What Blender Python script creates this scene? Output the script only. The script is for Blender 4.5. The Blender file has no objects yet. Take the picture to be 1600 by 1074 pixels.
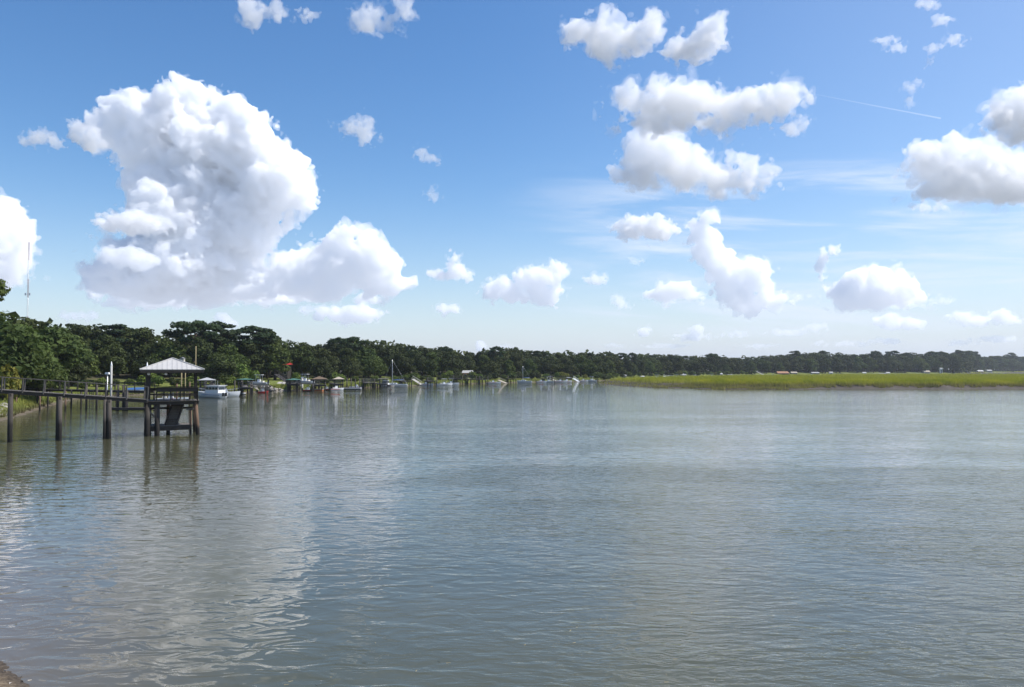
import bpy, math, random, time
import numpy as np
import mathutils
import openvdb
from mathutils import Vector

T0 = time.time()
SC = bpy.context.scene
COL = SC.collection

# ------------------------------------------------------------------ camera
FPX = 1220.0                      # focal length in pixels of the 1600 px wide photograph
HORIZON = 577.0                   # row of the horizon
PITCH = math.atan((HORIZON - 537.0) / FPX)
CAMH = 5.0                        # eye above the water, metres
cam = bpy.data.cameras.new('camera')
cam_ob = bpy.data.objects.new('camera', cam)
COL.objects.link(cam_ob)
cam.sensor_width = 36.0
cam.lens = FPX / 1600 * 36
cam.clip_start = 0.1
cam.clip_end = 90000
cam_ob.location = (0, 0, CAMH)
cam_ob.rotation_euler = (math.pi / 2 + PITCH, 0, 0)
SC.camera = cam_ob

# ------------------------------------------------------------------ world, sun, exposure
SUN_EL, SUN_AZ = math.radians(52), math.radians(80)
world = bpy.data.worlds.new('World')
SC.world = world
world.use_nodes = True


def build_world():
    nt = world.node_tree
    N, L = nt.nodes, nt.links
    bg = N['Background']
    sky = N.new('ShaderNodeTexSky')
    sky.sky_type = 'NISHITA'
    sky.sun_disc = False
    sky.sun_elevation = SUN_EL
    sky.sun_rotation = SUN_AZ
    sky.air_density = 1.0
    sky.dust_density = 0.35
    sky.ozone_density = 2.5
    gam = N.new('ShaderNodeGamma')
    gam.inputs[1].default_value = 1.0
    hsv = N.new('ShaderNodeHueSaturation')
    hsv.inputs['Saturation'].default_value = 1.25
    hsv.inputs['Hue'].default_value = 0.503
    hsv.inputs['Value'].default_value = 1.0
    L.new(sky.outputs[0], hsv.inputs['Color'])
    L.new(hsv.outputs[0], gam.inputs[0])
    tc = N.new('ShaderNodeTexCoord')
    sep = N.new('ShaderNodeSeparateXYZ')
    L.new(tc.outputs['Generated'], sep.inputs[0])

    def math_(op, a, b=None, clamp=False):
        m = N.new('ShaderNodeMath')
        m.operation = op
        m.use_clamp = clamp
        for k, v in enumerate((a, b)):
            if v is None:
                continue
            if isinstance(v, (int, float)):
                m.inputs[k].default_value = v
            else:
                L.new(v, m.inputs[k])
        return m.outputs[0]

    def ramp(v, a, b, smooth=True):
        m = N.new('ShaderNodeMapRange')
        m.interpolation_type = 'SMOOTHSTEP' if smooth else 'LINEAR'
        m.inputs['From Min'].default_value = a
        m.inputs['From Max'].default_value = b
        L.new(v, m.inputs['Value'])
        return m.outputs[0]
    x, y, z = sep.outputs
    az = math_('ARCTAN2', x, y)                     # radians to the right of the view north
    el = math_('ARCSINE', z)
    # high thin cirrus: long wind-drawn streaks, thicker towards the sun side
    comb = N.new('ShaderNodeCombineXYZ')
    L.new(math_('MULTIPLY', az, 3.2), comb.inputs[0])
    tilt = math_('ADD', math_('MULTIPLY', el, 26.0), math_('MULTIPLY', az, 1.6))
    L.new(tilt, comb.inputs[1])
    n1 = N.new('ShaderNodeTexNoise')
    n1.inputs['Scale'].default_value = 1.35
    n1.inputs['Detail'].default_value = 8
    n1.inputs['Roughness'].default_value = 0.6
    n1.inputs['Distortion'].default_value = 0.5
    L.new(comb.outputs[0], n1.inputs['Vector'])
    streak = ramp(n1.outputs[0], 0.40, 0.74)
    band = math_('MULTIPLY', ramp(el, 0.01, 0.07), math_('SUBTRACT', 1.0, ramp(el, 0.20, 0.27)))
    side = ramp(az, -0.04, 0.22)
    cirrus = math_('MULTIPLY', math_('MULTIPLY', streak, band), side)
    # milky veil near the horizon
    veil_h = math_('POWER', math_('SUBTRACT', 1.0, ramp(el, 0.0, 0.28, False), True), 2.6)
    veil = math_('MULTIPLY', veil_h, math_('ADD', math_('MULTIPLY', ramp(az, -0.55, 0.6), 0.12), 0.86))
    hi = math_('MULTIPLY', ramp(az, -0.1, 0.9), 0.26)
    amt = math_('MAXIMUM', math_('MULTIPLY', cirrus, 1.0), 0.0)
    low = math_('SUBTRACT', 1.0, math_('MULTIPLY', math_('SUBTRACT', 1.0, veil), math_('SUBTRACT', 1.0, hi)), True)

    def blend(f, a, col):
        mix = N.new('ShaderNodeMix')
        mix.data_type = 'RGBA'
        L.new(f, mix.inputs[0])
        L.new(a, mix.inputs[6])
        mix.inputs[7].default_value = (*col, 1)
        return mix.outputs[2]
    col = blend(low, gam.outputs[0], (4.3, 4.75, 5.75))
    col = blend(math_('MULTIPLY', amt, 0.95), col, (5.3, 5.9, 6.9))
    L.new(col, bg.inputs[0])
    bg.inputs[1].default_value = 0.11


build_world()
sun = bpy.data.lights.new('sun', 'SUN')
sun.energy = 3.7
sun.angle = math.radians(0.5)
sun.color = (1.0, 0.955, 0.89)
sun_ob = bpy.data.objects.new('sun', sun)
COL.objects.link(sun_ob)
SUN_DIR = Vector((math.sin(SUN_AZ) * math.cos(SUN_EL), math.cos(SUN_AZ) * math.cos(SUN_EL), math.sin(SUN_EL)))
sun_ob.rotation_euler = SUN_DIR.to_track_quat('Z', 'Y').to_euler()
vs = SC.view_settings
vs.view_transform = 'Standard'
vs.look = 'None'
vs.gamma = 1
vs.use_curve_mapping = False
vs.exposure = 0.52
SC.cycles.max_bounces = 60
SC.cycles.volume_bounces = 60
SC.cycles.diffuse_bounces = 3
SC.cycles.glossy_bounces = 3
SC.cycles.transmission_bounces = 4
SC.cycles.transparent_max_bounces = 8
SC.cycles.use_denoising = True
SC.cycles.denoising_prefilter = 'ACCURATE'


# ------------------------------------------------------------------ picture <-> place
def ray(px, py):
    x = (px - 800) / FPX
    y = (537 - py) / FPX
    c, s = math.cos(PITCH), math.sin(PITCH)
    return (x, c - s * y, s + c * y)


def at(px, py, Y):
    """point seen at that pixel and standing Y metres ahead"""
    d = ray(px, py)
    return Vector((d[0] / d[1] * Y, Y, CAMH + d[2] / d[1] * Y))


def wat(px, py, z=0.0):
    """point on the level z seen at that pixel"""
    d = ray(px, py)
    t = (z - CAMH) / d[2]
    return Vector((d[0] * t, d[1] * t, z))


# ------------------------------------------------------------------ helpers
def tag(o, label=None, cat=None, group=None, kind=None):
    if label:
        o['label'] = label
    if cat:
        o['category'] = cat
    if group:
        o['group'] = group
    if kind:
        o['kind'] = kind
    return o


def empty(name, loc, rz=0.0, label=None, cat=None, group=None):
    o = bpy.data.objects.new(name, None)
    o.empty_display_size = 0.5
    COL.objects.link(o)
    o.location = loc
    o.rotation_euler = (0, 0, rz)
    return tag(o, label, cat, group)


def link(name, me, parent=None, loc=(0, 0, 0), rz=0.0):
    o = bpy.data.objects.new(name, me)
    COL.objects.link(o)
    if parent is not None:
        o.parent = parent
    o.location = loc
    o.rotation_euler = (0, 0, rz)
    return o


def copy_tree(o, parent=None):
    c = o.copy()
    COL.objects.link(c)
    c.parent = parent
    for ch in list(o.children):
        copy_tree(ch, c)
    return c


class MB:
    def __init__(self):
        self.v = []
        self.f = []

    def add(self, vs_, fs):
        b = len(self.v)
        self.v += [tuple(p) for p in vs_]
        self.f += [tuple(i + b for i in q) for q in fs]
        return self

    def box(self, c, s, rz=0.0, tilt=0.0, taper=1.0):
        """centre, size; tilt leans about local y"""
        hx, hy, hz = s[0] / 2, s[1] / 2, s[2] / 2
        P = []
        cr, sr = math.cos(rz), math.sin(rz)
        ct, st = math.cos(tilt), math.sin(tilt)
        for dz in (-1, 1):
            k = taper if dz > 0 else 1.0
            for dx, dy in ((-1, -1), (1, -1), (1, 1), (-1, 1)):
                x, y, z = dx * hx * k, dy * hy * k, dz * hz
                x, z = x * ct + z * st, -x * st + z * ct
                P.append((c[0] + x * cr - y * sr, c[1] + x * sr + y * cr, c[2] + z))
        return self.add(P, [(0, 3, 2, 1), (4, 5, 6, 7), (0, 1, 5, 4), (1, 2, 6, 5), (2, 3, 7, 6), (3, 0, 4, 7)])

    def beam(self, a, b, w, h):
        """rectangular bar from a to b, w across, h in the upright plane"""
        a, b = Vector(a), Vector(b)
        d = (b - a).normalized()
        up = Vector((0, 0, 1)) if abs(d.z) < 0.95 else Vector((0, 1, 0))
        s = d.cross(up).normalized() * (w / 2)
        u = s.cross(d).normalized() * (h / 2)
        P = [p + i * s + j * u for p in (a, b) for i, j in ((-1, -1), (1, -1), (1, 1), (-1, 1))]
        return self.add(P, [(0, 1, 2, 3), (7, 6, 5, 4), (0, 4, 5, 1), (1, 5, 6, 2), (2, 6, 7, 3), (3, 7, 4, 0)])

    def tube(self, pts, radii, n=10, caps=True):
        pts = [Vector(p) for p in pts]
        if not isinstance(radii, (list, tuple)):
            radii = [radii] * len(pts)
        rings = []
        for i, p in enumerate(pts):
            d = (pts[min(i + 1, len(pts) - 1)] - pts[max(i - 1, 0)]).normalized()
            ref = Vector((0, 1, 0)) if abs(d.y) < 0.9 else Vector((1, 0, 0))
            a = d.cross(ref).normalized()
            b = d.cross(a).normalized()
            rings.append([p + radii[i] * (math.cos(t) * a + math.sin(t) * b) for t in [2 * math.pi * k / n for k in range(n)]])
        P = [q for r in rings for q in r]
        F = []
        for i in range(len(pts) - 1):
            for k in range(n):
                F.append((i * n + k, i * n + (k + 1) % n, (i + 1) * n + (k + 1) % n, (i + 1) * n + k))
        if caps:
            F.append(tuple(range(n))[::-1])
            F.append(tuple((len(pts) - 1) * n + k for k in range(n)))
        return self.add(P, F)

    def mesh(self, name, mat, smooth=False):
        me = bpy.data.meshes.new(name)
        me.from_pydata(self.v, [], self.f)
        me.update()
        if mat:
            me.materials.append(mat)
        if smooth:
            me.polygons.foreach_set('use_smooth', [True] * len(me.polygons))
        return me

    def build(self, name, mat, parent=None, smooth=False, loc=(0, 0, 0), rz=0.0):
        return link(name, self.mesh(name, mat, smooth), parent, loc, rz)


def np_mesh(name, V, quads=None, tris=None, mat=None, smooth=False):
    me = bpy.data.meshes.new(name)
    V = np.ascontiguousarray(V, np.float32)
    me.vertices.add(len(V))
    me.vertices.foreach_set('co', V.ravel())
    q = np.zeros((0, 4), np.int32) if quads is None else np.asarray(quads, np.int32)
    t = np.zeros((0, 3), np.int32) if tris is None else np.asarray(tris, np.int32)
    loops = np.concatenate([q.ravel(), t.ravel()])
    me.loops.add(len(loops))
    me.loops.foreach_set('vertex_index', loops)
    me.polygons.add(len(q) + len(t))
    me.polygons.foreach_set('loop_start', np.concatenate([np.arange(len(q)) * 4, len(q) * 4 + np.arange(len(t)) * 3]).astype(np.int32))
    me.update(calc_edges=True)
    if smooth:
        me.polygons.foreach_set('use_smooth', np.ones(len(q) + len(t), bool))
    if mat:
        me.materials.append(mat)
    return me


def P_(bsdf, name, val):
    bsdf.inputs[name].default_value = val


def material(name, col, rough=0.8, var=0.25, scale=3.0, metal=0.0, spec=0.5, bump=0.0, col2=None, stretch=(1, 1, 1), rnd=0.0, tide=None, detail=6):
    """procedural paint / wood / stone: noise between two tones, per-object variation, optional tide line"""
    m = bpy.data.materials.new(name)
    m.use_nodes = True
    nt = m.node_tree
    N, L = nt.nodes, nt.links
    b = N['Principled BSDF']
    P_(b, 'Roughness', rough)
    P_(b, 'Metallic', metal)
    P_(b, 'Specular IOR Level', spec)
    tc = N.new('ShaderNodeTexCoord')
    mp = N.new('ShaderNodeMapping')
    mp.inputs['Scale'].default_value = stretch
    L.new(tc.outputs['Object'], mp.inputs[0])
    nz = N.new('ShaderNodeTexNoise')
    nz.inputs['Scale'].default_value = scale
    nz.inputs['Detail'].default_value = detail
    nz.inputs['Roughness'].default_value = 0.65
    L.new(mp.outputs[0], nz.inputs['Vector'])
    cr = N.new('ShaderNodeValToRGB')
    c2 = col2 or tuple(c * (1 - var) for c in col)
    cr.color_ramp.elements[0].position = 0.3
    cr.color_ramp.elements[1].position = 0.7
    cr.color_ramp.elements[0].color = (*c2, 1)
    cr.color_ramp.elements[1].color = (*col, 1)
    L.new(nz.outputs[0], cr.inputs[0])
    out = cr.outputs[0]
    if rnd:
        oi = N.new('ShaderNodeObjectInfo')
        mr = N.new('ShaderNodeMapRange')
        mr.inputs['To Min'].default_value = 1 - rnd
        mr.inputs['To Max'].default_value = 1 + rnd
        L.new(oi.outputs['Random'], mr.inputs[0])
        hs = N.new('ShaderNodeHueSaturation')
        L.new(mr.outputs[0], hs.inputs['Value'])
        L.new(out, hs.inputs['Color'])
        out = hs.outputs[0]
    if tide:
        ge = N.new('ShaderNodeNewGeometry')
        sp = N.new('ShaderNodeSeparateXYZ')
        L.new(ge.outputs['Position'], sp.inputs[0])
        ad = N.new('ShaderNodeMath')
        ad.operation = 'MULTIPLY_ADD'
        L.new(nz.outputs[0], ad.inputs[0])
        ad.inputs[1].default_value = 0.5
        L.new(sp.outputs[2], ad.inputs[2])
        mr = N.new('ShaderNodeMapRange')
        mr.inputs['From Min'].default_value = tide
        mr.inputs['From Max'].default_value = tide + 0.35
        L.new(ad.outputs[0], mr.inputs[0])
        mx = N.new('ShaderNodeMix')
        mx.data_type = 'RGBA'
        L.new(mr.outputs[0], mx.inputs[0])
        mx.inputs[6].default_value = (0.014, 0.012, 0.010, 1)
        L.new(out, mx.inputs[7])
        out = mx.outputs[2]
    L.new(out, b.inputs['Base Color'])
    if bump:
        bp = N.new('ShaderNodeBump')
        bp.inputs['Distance'].default_value = bump
        L.new(nz.outputs[0], bp.inputs['Height'])
        L.new(bp.outputs[0], b.inputs['Normal'])
    return m


def leaf_material(name, c1, c2, rnd=0.25, trans=0.25, scale=0.35):
    m = bpy.data.materials.new(name)
    m.use_nodes = True
    nt = m.node_tree
    N, L = nt.nodes, nt.links
    b = N['Principled BSDF']
    P_(b, 'Roughness', 0.75)
    P_(b, 'Specular IOR Level', 0.25)
    tc = N.new('ShaderNodeTexCoord')
    nz = N.new('ShaderNodeTexNoise')
    nz.inputs['Scale'].default_value = scale
    nz.inputs['Detail'].default_value = 5
    nz.inputs['Roughness'].default_value = 0.7
    L.new(tc.outputs['Object'], nz.inputs['Vector'])
    cr = N.new('ShaderNodeValToRGB')
    cr.color_ramp.elements[0].position = 0.35
    cr.color_ramp.elements[1].position = 0.65
    cr.color_ramp.elements[0].color = (*c2, 1)
    cr.color_ramp.elements[1].color = (*c1, 1)
    L.new(nz.outputs[0], cr.inputs[0])
    oi = N.new('ShaderNodeObjectInfo')
    mr = N.new('ShaderNodeMapRange')
    mr.inputs['To Min'].default_value = 1 - rnd
    mr.inputs['To Max'].default_value = 1 + rnd
    L.new(oi.outputs['Random'], mr.inputs[0])
    mr2 = N.new('ShaderNodeMapRange')
    mr2.inputs['To Min'].default_value = 0.485
    mr2.inputs['To Max'].default_value = 0.51
    wn = N.new('ShaderNodeTexWhiteNoise')
    wn.noise_dimensions = '1D'
    L.new(oi.outputs['Random'], wn.inputs['W'])
    L.new(wn.outputs['Value'], mr2.inputs[0])
    hs = N.new('ShaderNodeHueSaturation')
    L.new(mr.outputs[0], hs.inputs['Value'])
    L.new(mr2.outputs[0], hs.inputs['Hue'])
    L.new(cr.outputs[0], hs.inputs['Color'])
    L.new(hs.outputs[0], b.inputs['Base Color'])
    tr = N.new('ShaderNodeBsdfTranslucent')
    L.new(hs.outputs[0], tr.inputs['Color'])
    mx = N.new('ShaderNodeMixShader')
    mx.inputs[0].default_value = trans
    L.new(b.outputs[0], mx.inputs[1])
    L.new(tr.outputs[0], mx.inputs[2])
    L.new(mx.outputs[0], N['Material Output'].inputs['Surface'])
    return m


M = {}
M['wood'] = material('weathered_wood', (0.18, 0.16, 0.14), 0.9, 0.5, 2.2, bump=0.01, stretch=(1, 1, 1), rnd=0.2)
M['dark_wood'] = material('damp_dark_wood', (0.045, 0.038, 0.032), 0.85, 0.5, 3, rnd=0.2)
M['pile'] = material('timber_pile', (0.085, 0.072, 0.06), 0.85, 0.5, 3.0, bump=0.01, stretch=(1, 1, .3), rnd=0.2, tide=1.45)
M['brown_pile'] = material('brown_timber_pile', (0.19, 0.115, 0.07), 0.85, 0.5, 3.0, bump=0.01, stretch=(1, 1, .3), tide=0.75)
M['pale_pile'] = material('pale_painted_pile', (0.50, 0.49, 0.46), 0.6, 0.2, 1.5)
M['yellow_pole'] = material('yellow_wood_pole', (0.36, 0.29, 0.14), 0.7, 0.3, 2)
M['metal_roof'] = material('grey_metal_roof', (0.56, 0.54, 0.51), 0.5, 0.15, 1.2)
M['white'] = material('white_paint', (0.80, 0.80, 0.79), 0.35, 0.06, 1.5)
M['gel'] = material('white_gelcoat', (0.82, 0.83, 0.84), 0.22, 0.06, 0.9)
M['window'] = material('dark_window_glass', (0.035, 0.05, 0.07), 0.08, 0.3, 2)
M['alu'] = material('aluminium', (0.6, 0.61, 0.62), 0.35, 0.15, 2, metal=0.7)
M['black'] = material('black_plastic', (0.02, 0.02, 0.022), 0.4, 0.3, 2)
M['red'] = material('red_paint', (0.62, 0.05, 0.045), 0.5, 0.2, 2)
M['blue'] = material('blue_canvas', (0.05, 0.15, 0.38), 0.7, 0.2, 2)
M['orange'] = material('orange_float_trim', (0.55, 0.17, 0.05), 0.6, 0.2, 2)
M['green_roof'] = material('green_roof_metal', (0.10, 0.24, 0.17), 0.5, 0.2, 1)
M['brown_roof'] = material('brown_shingle', (0.20, 0.14, 0.09), 0.9, 0.35, 2)
M['tan_roof'] = material('tan_shingle', (0.50, 0.43, 0.33), 0.85, 0.25, 2)
M['white_roof'] = material('white_metal_roof', (0.46, 0.46, 0.45), 0.5, 0.08, 1)
M['grey_roof'] = material('grey_shingle', (0.24, 0.24, 0.25), 0.9, 0.25, 2)
M['rust_roof'] = material('rusty_roof', (0.42, 0.22, 0.12), 0.85, 0.3, 2)
M['brick'] = material('brick_wall', (0.42, 0.19, 0.11), 0.9, 0.25, 3)
M['cream'] = material('cream_wall', (0.60, 0.56, 0.48), 0.8, 0.12, 2)
M['stone'] = material('pale_stone', (0.48, 0.44, 0.39), 0.9, 0.4, 1.5, bump=0.05, rnd=0.3)
M['concrete'] = material('concrete', (0.50, 0.47, 0.42), 0.9, 0.2, 0.8)
M['bark'] = material('bark', (0.12, 0.095, 0.075), 0.95, 0.5, 3, stretch=(1, 1, .2), bump=0.02)
M['pine_bark'] = material('pine_bark', (0.20, 0.14, 0.10), 0.95, 0.5, 3, stretch=(1, 1, .2), bump=0.02)
M['oak_leaf'] = leaf_material('oak_leaves', (0.068, 0.088, 0.020), (0.030, 0.042, 0.012))
M['pine_leaf'] = leaf_material('pine_needles', (0.050, 0.080, 0.026), (0.022, 0.040, 0.016))
M['light_leaf'] = leaf_material('light_green_leaves', (0.085, 0.12, 0.022), (0.045, 0.070, 0.016))
M['bush_leaf'] = leaf_material('shrub_leaves', (0.14, 0.19, 0.03), (0.05, 0.085, 0.018), rnd=0.4)
M['yellow_leaf'] = leaf_material('yellowing_leaves', (0.22, 0.19, 0.03), (0.09, 0.12, 0.02))


# ------------------------------------------------------------------ shoreline
def W2(px, row):
    p = wat(px, row)
    return (p.x, p.y)


LEFT_SHORE = [(-4.9, 11.0), (-7.5, 12.35), (-8.7, 13.5), (-11.5, 15.5), (-18, 21), (-33, 38), (-46, 60)] + [
    W2(-20, 660), W2(12, 655), W2(30, 650), W2(48, 644), W2(66, 638), W2(90, 630), W2(125, 622), W2(180, 618.5),
    W2(240, 617), W2(310, 616.5), W2(360, 615.5), W2(392, 613.5), W2(425, 611), W2(470, 610.5), W2(520, 608), W2(560, 606.5),
    W2(610, 604.5), W2(660, 602.5), W2(700, 601), W2(760, 599.3), W2(810, 598), W2(860, 597.0), W2(905, 596.3), W2(935, 595.6),
    W2(965, 593.5), W2(1010, 591.0), W2(1090, 589.2), W2(1180, 587.6), W2(1290, 586.4), W2(1400, 585.5), W2(1495, 584.9), W2(1520, 583.3), W2(1600, 582.0), W2(1720, 581.6), W2(2200, 581.2)]
RIVER = LEFT_SHORE + [(6000, 1200), (6000, -600), (300, -60), (90, -5), (40, 5), (15, 9), (4, 10.2)]
RIVER = np.array(RIVER, float)


def signed_dist(X, Y, poly):
    """positive outside the polygon"""
    X = np.asarray(X, float)
    Y = np.asarray(Y, float)
    d = np.full(X.shape, 1e18)
    inside = np.zeros(X.shape, bool)
    n = len(poly)
    for i in range(n):
        ax, ay = poly[i]
        bx, by = poly[(i + 1) % n]
        ex, ey = bx - ax, by - ay
        t = np.clip(((X - ax) * ex + (Y - ay) * ey) / (ex * ex + ey * ey + 1e-12), 0, 1)
        d = np.minimum(d, (X - ax - t * ex) ** 2 + (Y - ay - t * ey) ** 2)
        c = ((ay > Y) != (by > Y))
        xi = ax + (Y - ay) / ((by - ay) if by != ay else 1e-9) * ex
        inside ^= c & (X < xi)
    d = np.sqrt(d)
    return np.where(inside, -d, d)


def smooth(t):
    t = np.clip(t, 0, 1)
    return t * t * (3 - 2 * t)


def wob(X, Y, s, seed=0.0):
    return (np.sin(X / s + seed) * np.cos(Y / s * 1.3 + seed * 2) + 0.6 * np.sin(X / s * 2.3 + 1.7 + seed) * np.sin(Y / s * 2.1 + .6)
            + 0.35 * np.sin(X / s * 4.9 + Y / s * 3.1 + seed * 3)) / 1.95


def land_h(X, Y):
    X = np.asarray(X, float)
    Y = np.asarray(Y, float)
    d = signed_dist(X, Y, RIVER)
    d = d + 0.8 * wob(X, Y, 6.0) * smooth((np.hypot(X, Y) - 25) / 30)
    near = 1 - smooth((np.hypot(X, Y) - 20) / 20)
    up = 1.0 * smooth(d / 2.6) + 1.0 * smooth((d - 3) / 14) + 1.6 * smooth((d - 12) / 45)
    up_near = 0.20 * d + 0.16 * d * smooth(d / 2) + 0.030 * wob(X, Y, .16) + .04 * wob(X, Y, .5, 1.0)
    up = up * (1 - near) + np.clip(up_near, 0, 3.4) * near
    return np.where(d > 0, up + 0.05 * wob(X, Y, 2.5) * smooth(d / 4), np.maximum(-2.2, 0.22 * d))


def axis(parts):
    out = []
    for a, b, s in parts:
        out += list(np.arange(a, b, s))
    out.append(parts[-1][1])
    return np.array(out, float)


def ground_material():
    m = bpy.data.materials.new('ground_soil_and_lawn')
    m.use_nodes = True
    nt = m.node_tree
    N, L = nt.nodes, nt.links
    b = N['Principled BSDF']
    P_(b, 'Roughness', 0.95)
    P_(b, 'Specular IOR Level', 0.2)
    ge = N.new('ShaderNodeNewGeometry')
    sp = N.new('ShaderNodeSeparateXYZ')
    L.new(ge.outputs['Position'], sp.inputs[0])

    def noise(s, d=6):
        n = N.new('ShaderNodeTexNoise')
        n.inputs['Scale'].default_value = s
        n.inputs['Detail'].default_value = d
        n.inputs['Roughness'].default_value = 0.65
        L.new(ge.outputs['Position'], n.inputs['Vector'])
        return n.outputs[0]

    def ramp(v, pts):
        c = N.new('ShaderNodeValToRGB')
        e = c.color_ramp.elements
        while len(e) < len(pts):
            e.new(0.5)
        for k, (p, col) in enumerate(pts):
            e[k].position = p
            e[k].color = (*col, 1)
        L.new(v, c.inputs[0])
        return c.outputs[0]

    def mix(f, a, c):
        x = N.new('ShaderNodeMix')
        x.data_type = 'RGBA'
        L.new(f, x.inputs[0])
        L.new(a, x.inputs[6])
        L.new(c, x.inputs[7])
        return x.outputs[2]

    def rng(v, a, c):
        r = N.new('ShaderNodeMapRange')
        r.interpolation_type = 'SMOOTHSTEP'
        r.inputs['From Min'].default_value = a
        r.inputs['From Max'].default_value = c
        L.new(v, r.inputs['Value'])
        return r.outputs[0]
    n_big, n_mid, n_fine = noise(0.05), noise(0.6), noise(14, 8)
    lawn = ramp(n_mid, [(0.3, (0.09, 0.12, 0.028)), (0.7, (0.21, 0.23, 0.055))])
    litter = ramp(n_mid, [(0.3, (0.055, 0.045, 0.03)), (0.7, (0.11, 0.10, 0.05))])
    mud = ramp(n_fine, [(0.3, (0.08, 0.062, 0.045)), (0.7, (0.17, 0.14, 0.10))])
    sand = ramp(n_fine, [(0.32, (0.15, 0.11, 0.065)), (0.5, (0.27, 0.20, 0.125)), (0.66, (0.44, 0.35, 0.23))])
    up = mix(rng(sp.outputs[2], 2.2, 3.0), lawn, litter)
    col = mix(rng(sp.outputs[2], 0.08, 0.4), mud, up)
    # sandy landing near the photographer: a place on the ground, 30 m round the origin
    ln = N.new('ShaderNodeVectorMath')
    ln.operation = 'LENGTH'
    L.new(ge.outputs['Position'], ln.inputs[0])
    wet = ramp(n_fine, [(0.35, (0.045, 0.036, 0.028)), (0.65, (0.12, 0.095, 0.07))])
    sand = mix(rng(sp.outputs[2], 0.02, 0.16), wet, sand)
    col = mix(rng(ln.outputs['Value'], 24, 36), sand, col)
    L.new(col, b.inputs['Base Color'])
    bp = N.new('ShaderNodeBump')
    bp.inputs['Distance'].default_value = 0.03
    L.new(n_fine, bp.inputs['Height'])
    L.new(bp.outputs[0], b.inputs['Normal'])
    return m


def build_ground():
    xs = axis([(-6000, -1500, 450), (-1500, -420, 60), (-420, -180, 8), (-180, -12, 2.5), (-12, -5, 0.12), (-5, 0, 0.5), (0, 60, 3), (60, 420, 8), (420, 1500, 25), (1500, 6200, 470)])
    ys = axis([(-800, -60, 60), (-60, 4, 5), (4, 10, 0.5), (10, 16, 0.12), (16, 20, .5), (20, 60, 3), (60, 340, 2.5), (340, 760, 7), (760, 1400, 20), (1400, 6500, 400)])
    X, Y = np.meshgrid(xs, ys, indexing='ij')
    Z = land_h(X, Y)
    V = np.stack([X, Y, Z], -1).reshape(-1, 3)
    nx, ny = len(xs), len(ys)
    i, j = np.meshgrid(np.arange(nx - 1), np.arange(ny - 1), indexing='ij')
    a = (i * ny + j).ravel()
    Q = np.stack([a, a + ny, a + ny + 1, a + 1], 1)
    o = link('ground', np_mesh('ground', V, Q, mat=ground_material(), smooth=True))
    tag(o, 'grassy river bank and wooded ground sloping up from the muddy shore', None, None, 'structure')


build_ground()


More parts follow.
